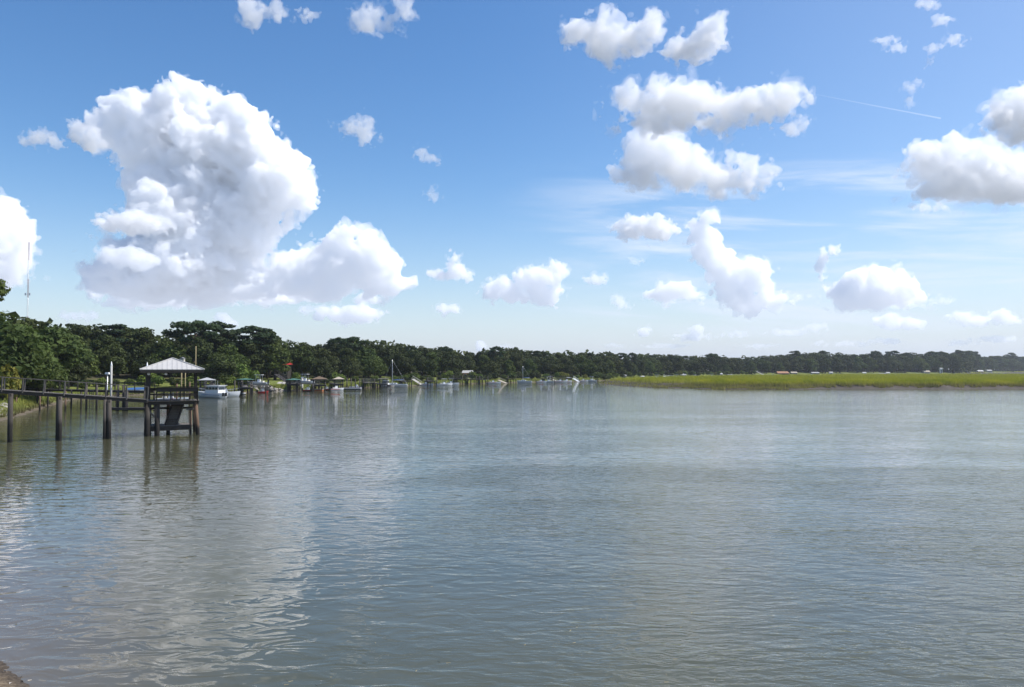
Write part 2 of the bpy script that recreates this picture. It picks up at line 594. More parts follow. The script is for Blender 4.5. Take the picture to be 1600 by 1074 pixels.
# ------------------------------------------------------------------ water
def water_material():
    m = bpy.data.materials.new('river_water')
    m.use_nodes = True
    nt = m.node_tree
    N, L = nt.nodes, nt.links
    b = N['Principled BSDF']
    P_(b, 'IOR', 1.5)
    P_(b, 'Specular IOR Level', 0.5)
    ge = N.new('ShaderNodeNewGeometry')
    sp = N.new('ShaderNodeSeparateXYZ')
    L.new(ge.outputs['Position'], sp.inputs[0])

    def mth(op, a, c=None, clamp=False):
        x = N.new('ShaderNodeMath')
        x.operation = op
        x.use_clamp = clamp
        for k, v in enumerate((a, c)):
            if v is None:
                continue
            if isinstance(v, (int, float)):
                x.inputs[k].default_value = v
            else:
                L.new(v, x.inputs[k])
        return x.outputs[0]

    def rng(v, a, c, lo=0.0, hi=1.0):
        r = N.new('ShaderNodeMapRange')
        r.interpolation_type = 'SMOOTHSTEP'
        r.inputs['From Min'].default_value = a
        r.inputs['From Max'].default_value = c
        r.inputs['To Min'].default_value = lo
        r.inputs['To Max'].default_value = hi
        L.new(v, r.inputs['Value'])
        return r.outputs[0]

    def noise(scale, detail=3, rot=0.0, sc=(1, 1, 1), rough=0.5, dist=0.0):
        mp = N.new('ShaderNodeMapping')
        mp.inputs['Rotation'].default_value = (0, 0, rot)
        mp.inputs['Scale'].default_value = sc
        L.new(ge.outputs['Position'], mp.inputs[0])
        n = N.new('ShaderNodeTexNoise')
        n.inputs['Scale'].default_value = scale
        n.inputs['Detail'].default_value = detail
        n.inputs['Roughness'].default_value = rough
        n.inputs['Distortion'].default_value = dist
        L.new(mp.outputs[0], n.inputs['Vector'])
        return n.outputs[0]
    X, Y = sp.outputs[0], sp.outputs[1]
    # where the breeze ruffles the surface: long drawn patches
    patch = rng(noise(0.035, 4, 0.25, (0.55, 1.6, 1), 0.6, 0.6), 0.44, 0.58)
    patch2 = rng(noise(0.16, 4, -0.15, (0.5, 1.5, 1), 0.6, 0.8), 0.40, 0.62)
    # sheltered corner by the near left bank, open channel to the right
    open_ = rng(mth('ADD', mth('MULTIPLY', Y, 0.22), X), -1.5, 7.0)
    ruffle = mth('ADD', mth('MULTIPLY', mth('ADD', mth('MULTIPLY', patch, 0.55), mth('MULTIPLY', patch2, 0.45)), 1.05), 0.32)
    open_ = mth('MAXIMUM', open_, rng(Y, 28.0, 75.0))
    open_ = mth('MULTIPLY', open_, rng(Y, 24.0, 60.0, 1.0, 0.45))
    open_ = mth('MULTIPLY', open_, rng(Y, 90.0, 220.0, 1.0, 0.6))
    ruffle = mth('MULTIPLY', ruffle, mth('ADD', mth('MULTIPLY', open_, 0.96), 0.04))
    swell = noise(0.55, 2, 0.12, (0.6, 1.25, 1), 0.4, 0.3)
    lens = noise(1.7, 2, 0.35, (0.7, 1.25, 1), 0.45, 0.7)
    ripple = noise(3.4, 3, -0.30, (0.55, 1.35, 1), 0.5, 0.5)
    fine = noise(11.0, 3, 0.45, (0.7, 1.2, 1), 0.55, 0.2)
    h = mth('ADD', mth('MULTIPLY', swell, 0.023), mth('MULTIPLY', lens, 0.030))
    h = mth('ADD', h, mth('MULTIPLY', mth('MULTIPLY', ripple, 0.038), ruffle))
    h = mth('ADD', h, mth('MULTIPLY', mth('MULTIPLY', fine, 0.0055), ruffle))
    bp = N.new('ShaderNodeBump')
    bp.inputs['Strength'].default_value = 1.0
    bp.inputs['Distance'].default_value = 1.0
    L.new(h, bp.inputs['Height'])
    L.new(bp.outputs[0], b.inputs['Normal'])
    # murky body colour: olive silt, browner in the shallows
    turb = noise(0.09, 5, 0.2, (0.6, 1.4, 1), 0.6, 0.5)
    cr = N.new('ShaderNodeValToRGB')
    cr.color_ramp.elements[0].position = 0.35
    cr.color_ramp.elements[1].position = 0.65
    cr.color_ramp.elements[0].color = (0.074, 0.076, 0.042, 1)
    cr.color_ramp.elements[1].color = (0.092, 0.091, 0.051, 1)
    L.new(turb, cr.inputs[0])
    mx = N.new('ShaderNodeMix')
    mx.data_type = 'RGBA'
    mx.inputs[7].default_value = (0.150, 0.118, 0.078, 1)
    L.new(cr.outputs[0], mx.inputs[6])
    shal = rng(mth('ADD', X, mth('MULTIPLY', Y, 0.55)), 4.0, -3.0)
    L.new(mth('MULTIPLY', shal, rng(Y, 40.0, 12.0)), mx.inputs[0])
    L.new(mx.outputs[2], b.inputs['Base Color'])
    L.new(mth('ADD', mth('MULTIPLY', ruffle, 0.04), 0.008), b.inputs['Roughness'])
    return m


def build_water():
    V = [(-5900, -790, 0), (6100, -790, 0), (6100, 6400, 0), (-5900, 6400, 0)]
    o = link('water', np_mesh('water', np.array(V), [[0, 1, 2, 3]], mat=water_material()))
    tag(o, 'wide calm tidal river with rippled blue grey water', None, None, 'structure')


build_water()

# ------------------------------------------------------------------ marsh island
MARSH = np.array([W2(931, 599.8), W2(955, 602.2), W2(985, 604.2), W2(1015, 605.6), W2(1060, 606.0), W2(1095, 607.4), W2(1130, 608.6),
                  W2(1180, 608.2), W2(1240, 608.6), W2(1300, 608.0), W2(1360, 608.8), W2(1420, 608.2), W2(1480, 608.6), W2(1560, 608.0), W2(1640, 608.2),
                  W2(1900, 607), W2(2600, 604), (1500, 330), (1500, 640), (760, 640), W2(1540, 588.2), W2(1400, 588.4), W2(1280, 589.4), W2(1190, 590.6), W2(1120, 592.2),
                  W2(1040, 594.6), W2(985, 597.2), W2(950, 598.8)])
FAR_MARSH = np.array([W2(1385, 586.5), W2(1480, 585.4), W2(1525, 583.9), W2(1600, 583.3), W2(1750, 583.0), W2(2400, 582.8), W2(2400, 582.2), W2(1720, 582.3), W2(1600, 582.6), W2(1500, 585.3 - 0.2), W2(1420, 586.0)])


def blades(pts, h, w, rng, lean=0.25):
    """one upright tapering blade (a triangle) per point"""
    n = len(pts)
    a = rng.uniform(0, 2 * np.pi, n)
    hh = h * rng.uniform(0.65, 1.15, n)
    ww = w * rng.uniform(0.6, 1.3, n)
    dx, dy = np.cos(a) * ww / 2, np.sin(a) * ww / 2
    la = rng.uniform(0, 2 * np.pi, n)
    lx, ly = np.cos(la) * hh * lean * rng.uniform(0, 1, n), np.sin(la) * hh * lean * rng.uniform(0, 1, n)
    V = np.empty((n, 3, 3), np.float32)
    V[:, 0] = pts + np.stack([-dx, -dy, np.zeros(n)], 1)
    V[:, 1] = pts + np.stack([dx, dy, np.zeros(n)], 1)
    V[:, 2] = pts + np.stack([lx, ly, hh], 1)
    return V.reshape(-1, 3), np.arange(3 * n).reshape(-1, 3)


def grass_material(name, top1, top2, low, z0, z1):
    m = bpy.data.materials.new(name)
    m.use_nodes = True
    nt = m.node_tree
    N, L = nt.nodes, nt.links
    b = N['Principled BSDF']
    P_(b, 'Roughness', 0.8)
    P_(b, 'Specular IOR Level', 0.2)
    ge = N.new('ShaderNodeNewGeometry')
    sp = N.new('ShaderNodeSeparateXYZ')
    L.new(ge.outputs['Position'], sp.inputs[0])
    mp = N.new('ShaderNodeMapping')
    mp.inputs['Scale'].default_value = (1, 0.45, 1)
    L.new(ge.outputs['Position'], mp.inputs[0])
    nz = N.new('ShaderNodeTexNoise')
    nz.inputs['Scale'].default_value = 0.16
    nz.inputs['Detail'].default_value = 8
    nz.inputs['Roughness'].default_value = 0.7
    L.new(mp.outputs[0], nz.inputs['Vector'])
    cr = N.new('ShaderNodeValToRGB')
    cr.color_ramp.elements[0].position = 0.36
    cr.color_ramp.elements[1].position = 0.64
    cr.color_ramp.elements[0].color = (*top2, 1)
    cr.color_ramp.elements[1].color = (*top1, 1)
    L.new(nz.outputs[0], cr.inputs[0])
    mr = N.new('ShaderNodeMapRange')
    mr.inputs['From Min'].default_value = z0
    mr.inputs['From Max'].default_value = z1
    L.new(sp.outputs[2], mr.inputs[0])
    mx = N.new('ShaderNodeMix')
    mx.data_type = 'RGBA'
    L.new(mr.outputs[0], mx.inputs[0])
    mx.inputs[6].default_value = (*low, 1)
    L.new(cr.outputs[0], mx.inputs[7])
    L.new(mx.outputs[2], b.inputs['Base Color'])
    tr = N.new('ShaderNodeBsdfTranslucent')
    L.new(mx.outputs[2], tr.inputs['Color'])
    ms = N.new('ShaderNodeMixShader')
    ms.inputs[0].default_value = 0.3
    L.new(b.outputs[0], ms.inputs[1])
    L.new(tr.outputs[0], ms.inputs[2])
    L.new(ms.outputs[0], N['Material Output'].inputs['Surface'])
    return m


MUD = material('wet_mud', (0.085, 0.068, 0.05), 0.9, 0.5, 0.6, bump=0.05, detail=8)
GRASS = grass_material('marsh_grass', (0.56, 0.52, 0.045), (0.26, 0.30, 0.028), (0.34, 0.31, 0.10), 1.0, 1.9)
BANKGRASS = grass_material('bank_grass', (0.36, 0.37, 0.09), (0.20, 0.24, 0.05), (0.12, 0.10, 0.05), 0.2, 0.9)


def marsh_h(X, Y, poly):
    d = -signed_dist(X, Y, poly)
    d = d + 1.6 * wob(X, Y, 5) * smooth((Y - 150) / 50)
    return np.where(d > 0, 0.22 * smooth(d / 3) + 0.85 * smooth((d - 2.5) / 2.0) + 0.12 * wob(X, Y, 3) * smooth(d / 4), -0.35 + 0.1 * np.maximum(d, -20)), d


def island(poly, name, label, xs, ys):
    X, Y = np.meshgrid(xs, ys, indexing='ij')
    Z, d = marsh_h(X, Y, poly)
    V = np.stack([X, Y, Z], -1).reshape(-1, 3)
    nx, ny = len(xs), len(ys)
    i, j = np.meshgrid(np.arange(nx - 1), np.arange(ny - 1), indexing='ij')
    a = (i * ny + j).ravel()
    Q = np.stack([a, a + ny, a + ny + 1, a + 1], 1)
    keep = (d.reshape(-1)[Q].max(1) > -4)
    Q = Q[keep]
    used, inv = np.unique(Q, return_inverse=True)
    o = link(name, np_mesh(name, V[used], inv.reshape(Q.shape), mat=MUD, smooth=True))
    tag(o, label, None, None, 'structure')


def build_marsh():
    rng = np.random.default_rng(4)
    island(MARSH, 'marsh_mud', 'dark muddy bank of the marsh island in the river',
           axis([(15, 160, 1.5), (160, 400, 4), (400, 1500, 40)]), axis([(180, 260, 1.2), (260, 440, 4), (440, 700, 10)]))
    island(FAR_MARSH, 'far_marsh_mud', 'low mud of the distant marsh strip below the far trees',
           axis([(280, 1300, 12), (1300, 3000, 60)]), axis([(600, 1400, 8)]))
    pts = []
    # more blades where the marsh is near: draw positions evenly in bearing and in 1/distance
    n = 170000
    Y = 1 / rng.uniform(1 / 660, 1 / 186, n)
    X = rng.uniform(0.06, 0.72, n) * Y
    near_n = 80000
    Yn = rng.uniform(188, 214, near_n)
    Xn = rng.uniform(0.12, 0.70, near_n) * Yn
    X, Y = np.concatenate([X, Xn]), np.concatenate([Y, Yn])
    Z, d = marsh_h(X, Y, MARSH)
    k = (d > 1.0 + 2.2 * smooth((X - 62) / 25) + 1.4 * wob(X, Y, 1.7)) & (wob(X, Y, 9, 3.0) > -0.92)
    X, Y, Z, d = X[k], Y[k], Z[k], d[k]
    pts = np.stack([X, Y, Z - 0.03], 1)
    h = 0.55 + 0.65 * smooth(d / 9) + 0.26 * wob(X, Y, 12) * smooth(d / 12) + 0.25 * wob(X, Y, 1.9) + 0.15 * wob(X, Y, .8, 2.0)
    V, T = blades(pts, np.maximum(h, .25), 0.16 * np.clip(Y / 260, 1, 2.4), rng)
    o = link('marsh_grass', np_mesh('marsh_grass', V, tris=T, mat=GRASS))
    tag(o, 'yellow green cordgrass covering the marsh island in the river', 'grass', None, 'stuff')
    n = 20000
    Y = rng.uniform(640, 1300, n)
    X = rng.uniform(0.44, 0.72, n) * Y
    Z, d = marsh_h(X, Y, FAR_MARSH)
    k = d > 2
    pts = np.stack([X[k], Y[k], Z[k]], 1)
    V, T = blades(pts, 1.3, 0.7, rng)
    o = link('marsh_grass', np_mesh('far_marsh_grass', V, tris=T, mat=GRASS))
    tag(o, 'thin far strip of green marsh grass beyond the narrow creek', 'grass', None, 'stuff')
    # tufts on the near left bank, along the water and up the lawn
    n = 40000
    S = []
    sh = np.array(LEFT_SHORE[6:34])
    seg = rng.integers(0, len(sh) - 1, n)
    t = rng.uniform(0, 1, n)[:, None]
    p = sh[seg] * (1 - t) + sh[seg + 1] * t
    dirv = sh[seg + 1] - sh[seg]
    nrm = np.stack([-dirv[:, 1], dirv[:, 0]], 1)
    nrm /= np.linalg.norm(nrm, axis=1)[:, None] + 1e-9
    p = p + nrm * (np.abs(rng.normal(0, 1, n)) * 4 + 0.1)[:, None]
    d = signed_dist(p[:, 0], p[:, 1], RIVER)
    k = (d > 0.25) & (np.hypot(p[:, 0], p[:, 1]) > 60)
    p, d = p[k], d[k]
    Z = land_h(p[:, 0], p[:, 1])
    pts = np.stack([p[:, 0], p[:, 1], Z - 0.02], 1)
    V, T = blades(pts, (0.32 + 0.45 * (1 - smooth((d - 1) / 6))) * (0.75 + .45 * wob(p[:, 0], p[:, 1], 1.3)), 0.12, rng)
    o = link('bank_grass', np_mesh('bank_grass', V, tris=T, mat=BANKGRASS))
    tag(o, 'green grass on the sloping bank behind the long pier', 'grass', None, 'stuff')


build_marsh()
print('terrain', round(time.time() - T0, 1))
# ------------------------------------------------------------------ clouds
def spline_weights(c, L):
    i = np.floor(c).astype(int)
    t = c - i
    W = np.zeros((len(c), L), np.float32)
    for k, w in enumerate([(1 - t) ** 3 / 6, (3 * t ** 3 - 6 * t ** 2 + 4) / 6, (-3 * t ** 3 + 3 * t ** 2 + 3 * t + 1) / 6, t ** 3 / 6]):
        np.add.at(W, (np.arange(len(c)), (i + k - 1) % L), w)
    return W


def lattice(rng, xs, ys, zs, cell):
    """smooth random field on the grid, about unit size"""
    L = [int((a[-1] - a[0]) / cell) + 6 for a in (xs, ys, zs)]
    r = rng.standard_normal(L).astype(np.float32)
    for a, n in zip((xs, ys, zs), L):
        r = np.tensordot(r, spline_weights((a - a[0]) / cell + 1, n), (0, 1))
    return r * 1.7


def vapour(density, name='cloud_vapour'):
    m = bpy.data.materials.new(name)
    m.use_nodes = True
    t = m.node_tree
    t.nodes.clear()
    out = t.nodes.new('ShaderNodeOutputMaterial')
    s = t.nodes.new('ShaderNodeVolumeScatter')
    s.inputs['Color'].default_value = (1, 1, 1, 1)
    s.inputs['Density'].default_value = density
    s.inputs['Anisotropy'].default_value = 0.35
    t.links.new(s.outputs[0], out.inputs['Volume'])
    return m


def iso_mesh(name, F, iso, xs, ys, zs, vox, s, mat):
    g = openvdb.FloatGrid()
    g.copyFromArray(np.ascontiguousarray(-F))
    pts, tris, quads = g.convertToPolygons(isovalue=iso, adaptivity=0.7)
    if len(quads) < 6:
        return None, None
    p = pts * vox + np.array([xs[0], ys[0], zs[0]], np.float32)
    c_, s_ = math.cos(PITCH), math.sin(PITCH)
    v = 537 - p[:, 1]
    V = np.stack([(p[:, 0] - 800) * s, (c_ * FPX - s_ * v + p[:, 2]) * s, (s_ * FPX + c_ * v) * s + CAMH], 1)
    return V, (quads, tris)


def cloud(label, blobs, ybase, seed, vox=2.2, mfp=7.5, bil=0.44, wsp=0.22, big=22.0, shell=True, erode=0.0, thin=1.0, category='cloud', group=None, K=6.0):
    """blobs: (cx, cy, rx, ry) outlined on the photograph, given real size and depth ybase decides how far off it hangs"""
    vox *= 1.07
    rng = np.random.default_rng(seed)
    D = min(19000.0, 1100.0 / math.tan(max(0.02, math.atan((HORIZON - ybase) / FPX))))
    s = D / FPX
    bl = []
    for b in blobs:
        cx, cy, rx, ry = b[:4]
        rz = min(rx, ry * 1.15) if len(b) < 5 else b[4]
        bl.append((cx, cy, rng.uniform(-.35, .35) * rz, rx, ry, rz))
    bl = np.array(bl, np.float32)
    R = float(np.median(np.minimum(bl[:, 3], bl[:, 4])))
    m = 0.5 * R * (bil + wsp) * 2 + 6 + 3 * vox
    xs = np.arange((bl[:, 0] - bl[:, 3]).min() - m, (bl[:, 0] + bl[:, 3]).max() + m, vox, dtype=np.float32)
    ys = np.arange((bl[:, 1] - bl[:, 4]).min() - m, (bl[:, 1] + bl[:, 4]).max() + m, vox, dtype=np.float32)
    zs = np.arange((bl[:, 2] - bl[:, 5]).min() - m, (bl[:, 2] + bl[:, 5]).max() + m, vox, dtype=np.float32)
    acc = np.zeros((len(xs), len(ys), len(zs)), np.float32)
    K = min(K, R * .3)
    for cx, cy, cz, rx, ry, rz in bl:
        dd = ((xs - cx) / rx)[:, None, None] ** 2 + ((ys - cy) / ry)[None, :, None] ** 2 + ((zs - cz) / rz)[None, None, :] ** 2
        acc += np.exp(np.clip((1 - np.sqrt(dd)) * min(rx, ry, rz) / K, -20, 14))
    F = K * np.log(acc + 1e-9)
    del acc
    c = min(big, R * 1.1)
    amp = min(R, 26) * bil
    o = 0
    while c > vox * 1.3 and o < 5:
        F += amp * (np.abs(lattice(rng, xs, ys, zs, c)) - .45)
        c *= .5
        amp *= .66
        o += 1
    c = min(R * .6, 13)
    amp = min(R, 24) * wsp * .8
    for o in range(4):
        if c < vox * 1.2:
            break
        F += amp * lattice(rng, xs, ys, zs, c)
        c *= .5
        amp *= .74
    F -= erode * R + 0.35 * K + 0.3
    V, f = iso_mesh('body', F, 0.0, xs, ys, zs, vox, s, None)
    if V is None:
        return None
    o0 = V.mean(0)
    root = link('cumulus_cloud', np_mesh('cloud_body', V - o0, f[0], f[1], vapour(thin / (mfp * s))), None, o0)
    tag(root, label, category, group)
    if shell:
        # ragged thin fringe round the dense body
        G = F + 0.03 * R + 0.3
        c = min(R * .9, 16)
        amp = min(R, 24) * 0.30
        for o in range(3):
            G += amp * lattice(rng, xs, ys, zs, max(c, vox * 1.4))
            c *= .5
            amp *= .65
        V, f = iso_mesh('fringe', G, 0.0, xs, ys, zs, vox, s, None)
        if V is not None:
            link('fringe', np_mesh('cloud_fringe', V - o0, f[0], f[1], vapour(thin * 0.28 / (mfp * s), 'cloud_fringe')), root)
    return root


def build_clouds():
    cloud('towering white cumulus cloud with grey shaded base above the pier',
          [(285, 165, 40, 38), (215, 192, 48, 45), (180, 200, 25, 35), (250, 220, 75, 60), (370, 203, 42, 40), (403, 225, 24, 32), (340, 240, 75, 60), (425, 288, 56, 52),
           (462, 292, 30, 38), (400, 255, 52, 50), (300, 295, 90, 60), (268, 272, 55, 52), (330, 360, 90, 70), (385, 345, 55, 52), (300, 410, 90, 50, 120), (235, 405, 66, 40, 90), (215, 440, 55, 26, 60), (285, 330, 70, 60, 110),
           (470, 425, 62, 30), (530, 393, 34, 40), (575, 408, 35, 38), (590, 432, 28, 22), (520, 440, 88, 20), (400, 448, 110, 22)],
          472, 3, vox=2.15, mfp=5.5, bil=.42, wsp=.2, big=24)
    cloud('small pale cloud puff poking out left of the towering cloud', [(205, 350, 48, 18), (240, 350, 22, 16)], 372, 11, vox=1.6, mfp=8)
    cloud('ragged grey cloud scrap hanging low left of the towering cloud', [(185, 400, 30, 16), (215, 408, 30, 16)], 425, 12, vox=1.6, mfp=10, thin=.8)
    cloud('torn wisp of cloud at the upper left edge of the towering cloud', [(120, 205, 13, 20), (145, 198, 10, 16), (140, 225, 24, 14)], 240, 13, vox=1.4, mfp=14, erode=.1, wsp=.5)
    cloud('flat white cloud under the left half of the towering cloud', [(232, 458, 60, 18, 60), (200, 468, 30, 15), (265, 462, 30, 16)], 484, 14, vox=1.6, mfp=8)
    cloud('long flat grey white cloud shelf under the towering cloud', [(350, 462, 85, 13), (440, 466, 60, 12), (320, 470, 40, 10)], 478, 15, vox=1.6, mfp=9)
    cloud('flat white cloud below the right wing of the towering cloud', [(535, 490, 48, 14), (565, 492, 28, 14)], 505, 16, vox=1.5, mfp=8)
    cloud('tiny white cloud just above the flat cloud beside the tower cloud', [(573, 466, 22, 9)], 476, 17, vox=1.3, mfp=8)
    cloud('big white and grey cloud cut by the left edge of the photo', [(0, 350, 38, 45), (-40, 380, 70, 70), (10, 390, 36, 40), (40, 360, 16, 24), (0, 420, 30, 20)], 440, 18, vox=2.4, mfp=8)
    cloud('small thin cloud high on the left beside the towering cloud', [(62, 215, 26, 12), (85, 222, 14, 8), (45, 222, 12, 7)], 228, 19, vox=1.3, mfp=22, erode=.05, wsp=.5)
    cloud('small ragged cloud high right of the towering cloud', [(545, 203, 16, 9), (566, 198, 16, 12), (572, 216, 16, 14)], 228, 20, vox=1.3, mfp=28, wsp=.5)
    cloud('thin faint cloud scrap second right of the towering cloud', [(655, 238, 14, 9), (675, 247, 14, 8)], 256, 21, vox=1.3, mfp=32, wsp=.5)
    cloud('faint wisp of cloud below the thin scrap mid sky', [(676, 305, 12, 12)], 320, 22, vox=1.3, mfp=45, wsp=.6)
    cloud('ragged cloud scraps at the top edge above the towering cloud', [(390, 20, 20, 22), (425, 12, 20, 12), (440, 30, 12, 8), (480, 25, 16, 9)], 50, 23, vox=1.7, mfp=24, wsp=.5)
    cloud('white torn cloud at the top edge left of the middle', [(575, 32, 26, 20), (605, 40, 18, 10), (633, 14, 18, 14)], 58, 24, vox=1.6, mfp=32, wsp=.5)
    cloud('high torn white cloud topmost right of the middle', [(910, 50, 30, 22), (950, 35, 16, 26), (945, 72, 28, 28), (985, 62, 30, 26), (1015, 50, 20, 26), (1065, 80, 26, 16), (1100, 62, 30, 24), (1120, 48, 16, 20)], 102, 25, vox=1.9, mfp=20, wsp=.4)
    cloud('wide white cloud with thin grey middle, second from the top', [(985, 150, 26, 20), (1055, 165, 62, 32), (1080, 150, 40, 24), (1040, 188, 60, 20), (1140, 165, 60, 26), (1200, 158, 36, 24), (1235, 155, 26, 22), (1150, 190, 30, 12)], 212, 26, vox=2.0, mfp=20, wsp=.38)
    cloud('small scrap hanging off the wide white cloud on its right', [(1238, 200, 20, 12), (1252, 188, 14, 8)], 218, 27, vox=1.3, mfp=32, wsp=.5)
    cloud('bulky white cloud curling up on its right, third from the top', [(1020, 235, 44, 26), (1060, 250, 50, 32), (1000, 270, 32, 24), (1090, 278, 50, 24), (1140, 288, 40, 18), (1165, 258, 26, 22), (1180, 275, 18, 14), (1150, 245, 14, 12)], 312, 28, vox=1.9, mfp=20, wsp=.36)
    cloud('little white cloud above the tall column cloud on its left', [(985, 360, 22, 14), (1010, 350, 26, 12), (1020, 362, 30, 14), (1045, 356, 14, 10)], 376, 29, vox=1.4, mfp=8, wsp=.4)
    cloud('tall leaning white column cloud low in the middle right', [(1095, 360, 20, 20), (1108, 385, 24, 26), (1120, 412, 24, 24), (1135, 440, 26, 22), (1160, 462, 36, 18), (1195, 468, 34, 14), (1180, 425, 20, 18), (1185, 445, 22, 16)], 484, 30, vox=1.6, mfp=8, wsp=.3)
    cloud('low white cloud left of the leaning column cloud', [(1035, 462, 26, 12), (1055, 452, 22, 12), (1080, 464, 22, 9)], 472, 31, vox=1.4, mfp=8)
    cloud('small upright hook of cloud beside the rounded low cloud', [(1300, 390, 12, 9), (1287, 402, 10, 11), (1281, 418, 8, 12), (1284, 434, 6, 8)], 440, 32, vox=1.2, mfp=9, K=3)
    cloud('rounded low white cloud over the marsh with faint grey base', [(1312, 462, 30, 14), (1345, 448, 30, 24), (1375, 440, 32, 22), (1400, 456, 34, 20), (1370, 466, 60, 14)], 480, 33, vox=1.6, mfp=8)
    cloud('large white cloud at the right edge with a grey middle', [(1445, 245, 24, 28), (1480, 250, 40, 34), (1530, 250, 42, 28), (1500, 280, 60, 32), (1560, 285, 50, 34), (1600, 275, 40, 36), (1460, 295, 30, 20)], 315, 34, vox=2.1, mfp=20, wsp=.34)
    cloud('thin tail of cloud under the large right edge cloud', [(1442, 325, 14, 8), (1465, 325, 16, 7)], 335, 35, vox=1.3, mfp=24, wsp=.5)
    cloud('bright cloud corner entering at the right edge higher up', [(1565, 180, 30, 24), (1600, 165, 36, 30), (1600, 200, 34, 22), (1640, 180, 50, 40)], 225, 36, vox=2.0, mfp=20, wsp=.34)
    cloud('small torn cloud high on the right', [(1385, 64, 14, 7), (1400, 74, 13, 8)], 84, 37, vox=1.3, mfp=24, wsp=.6)
    cloud('cloud scrap touching the top edge high on the right', [(1448, 5, 14, 9)], 14, 38, vox=1.2, mfp=28, wsp=.5)
    cloud('chain of faint scraps below the scrap at the top edge', [(1470, 32, 13, 8), (1492, 62, 13, 9), (1456, 76, 9, 7), (1450, 98, 6, 4)], 90, 39, vox=1.2, mfp=28, wsp=.6)
    cloud('faint wisp crossing the vapour trail', [(1425, 135, 13, 9), (1422, 158, 7, 8)], 160, 40, vox=1.2, mfp=45, wsp=.6)
    cloud('white double headed cloud low in the middle of the sky', [(782, 445, 24, 15), (800, 460, 40, 13), (838, 436, 26, 20), (868, 424, 20, 16), (845, 458, 36, 13)], 474, 41, vox=1.5, mfp=8)
    cloud('small upright cloud left of the double headed cloud', [(710, 402, 10, 10), (712, 418, 14, 12), (690, 430, 24, 8), (725, 430, 20, 9)], 440, 42, vox=1.3, mfp=9, wsp=.35)
    cloud('small flat cloud under the small upright cloud', [(698, 483, 24, 8)], 492, 43, vox=1.2, mfp=9)
    cloud('small pale cloud right of the double headed cloud', [(932, 437, 18, 11)], 450, 44, vox=1.2, mfp=12)
    cloud('tiny faint puff above the low clouds near the middle', [(998, 408, 12, 6)], 416, 45, vox=1.1, mfp=28, wsp=.5)
    cloud('faint puff between the pale cloud and the low cloud', [(965, 468, 12, 9), (975, 476, 12, 6)], 484, 46, vox=1.1, mfp=24, wsp=.5)
    cloud('little white cloud tip behind the trees in the middle', [(750, 541, 10, 9)], 550, 47, vox=1.1, mfp=9)
    cloud('faint low cloud just right of the cloud tip by the trees', [(788, 543, 16, 6)], 550, 48, vox=1.1, mfp=22)
    cloud('small dome of cloud low over the trees right of middle', [(1005, 519, 14, 9)], 528, 49, vox=1.1, mfp=9)
    cloud('low faint cloud pair over the trees beyond the dome cloud', [(1090, 515, 13, 9), (1082, 526, 32, 6)], 532, 50, vox=1.1, mfp=11)
    cloud('flat faint cloud low over the marsh', [(1155, 523, 20, 6)], 530, 51, vox=1.1, mfp=20)
    cloud('very long faint low cloud over the right hand trees', [(1235, 520, 38, 6), (1275, 512, 20, 7)], 528, 52, vox=1.1, mfp=22)
    cloud('low cloud directly under the rounded marsh cloud', [(1385, 500, 22, 10), (1420, 508, 30, 9)], 520, 53, vox=1.3, mfp=11)
    cloud('low white cloud second from the right edge', [(1500, 494, 18, 9), (1525, 502, 24, 9)], 514, 54, vox=1.2, mfp=10)
    cloud('low white cloud nearest the right edge above the trees', [(1565, 492, 18, 9), (1580, 500, 14, 7)], 510, 55, vox=1.2, mfp=10)
    cloud('low hazy cloud above the trees left of the big oaks', [(120, 494, 34, 9)], 505, 56, vox=1.2, mfp=20)
    cloud('pinkish small cloud behind the tall pine on the left', [(345, 495, 15, 8), (362, 506, 12, 9)], 518, 57, vox=1.2, mfp=12)
    cloud('faint long cloud bank low above the far right trees', [(1320, 538, 46, 5), (1385, 533, 30, 6)], 545, 61, vox=1.2, mfp=20)
    cloud('faint flat cloud just above the trees at the right edge', [(1555, 530, 36, 6), (1500, 536, 26, 5)], 540, 62, vox=1.2, mfp=20)
    cloud('faint flat cloud low over the trees near the marsh tip', [(1040, 541, 34, 5), (960, 540, 22, 4)], 546, 63, vox=1.2, mfp=18)
    cloud('faint long cloud low over the trees behind the rusty roof', [(1190, 541, 40, 5)], 546, 64, vox=1.2, mfp=20)
    cloud('faint pale cloud between the rounded cloud and the right edge', [(1470, 470, 22, 7), (1450, 480, 14, 5)], 486, 65, vox=1.2, mfp=28, wsp=.5)
    # vapour trail: a long thin ribbon of ice high up
    a = np.array(ray(1272, 147)) * 26000
    b = np.array(ray(1470, 185)) * 26000
    mb = MB()
    pts, rad = [], []
    for k in range(24):
        t = k / 23
        p = a * (1 - t) + b * t
        pts.append(Vector(p - a) + Vector((0, 0, 0)))
        rad.append(12 + 20 * t)
    mb.tube(pts, rad, 8)
    tr = mb.build('vapour_trail', vapour(1 / 250.0, 'trail_vapour'), None, loc=a)
    tag(tr, 'thin straight white vapour trail slanting down to the right', 'vapour trail')


build_clouds()
print('tris', sum(sum(len(p.vertices) - 2 for p in o.data.polygons) if False else len(o.data.polygons) for o in SC.objects if o.type == 'MESH'))
print('clouds', round(time.time() - T0, 1))
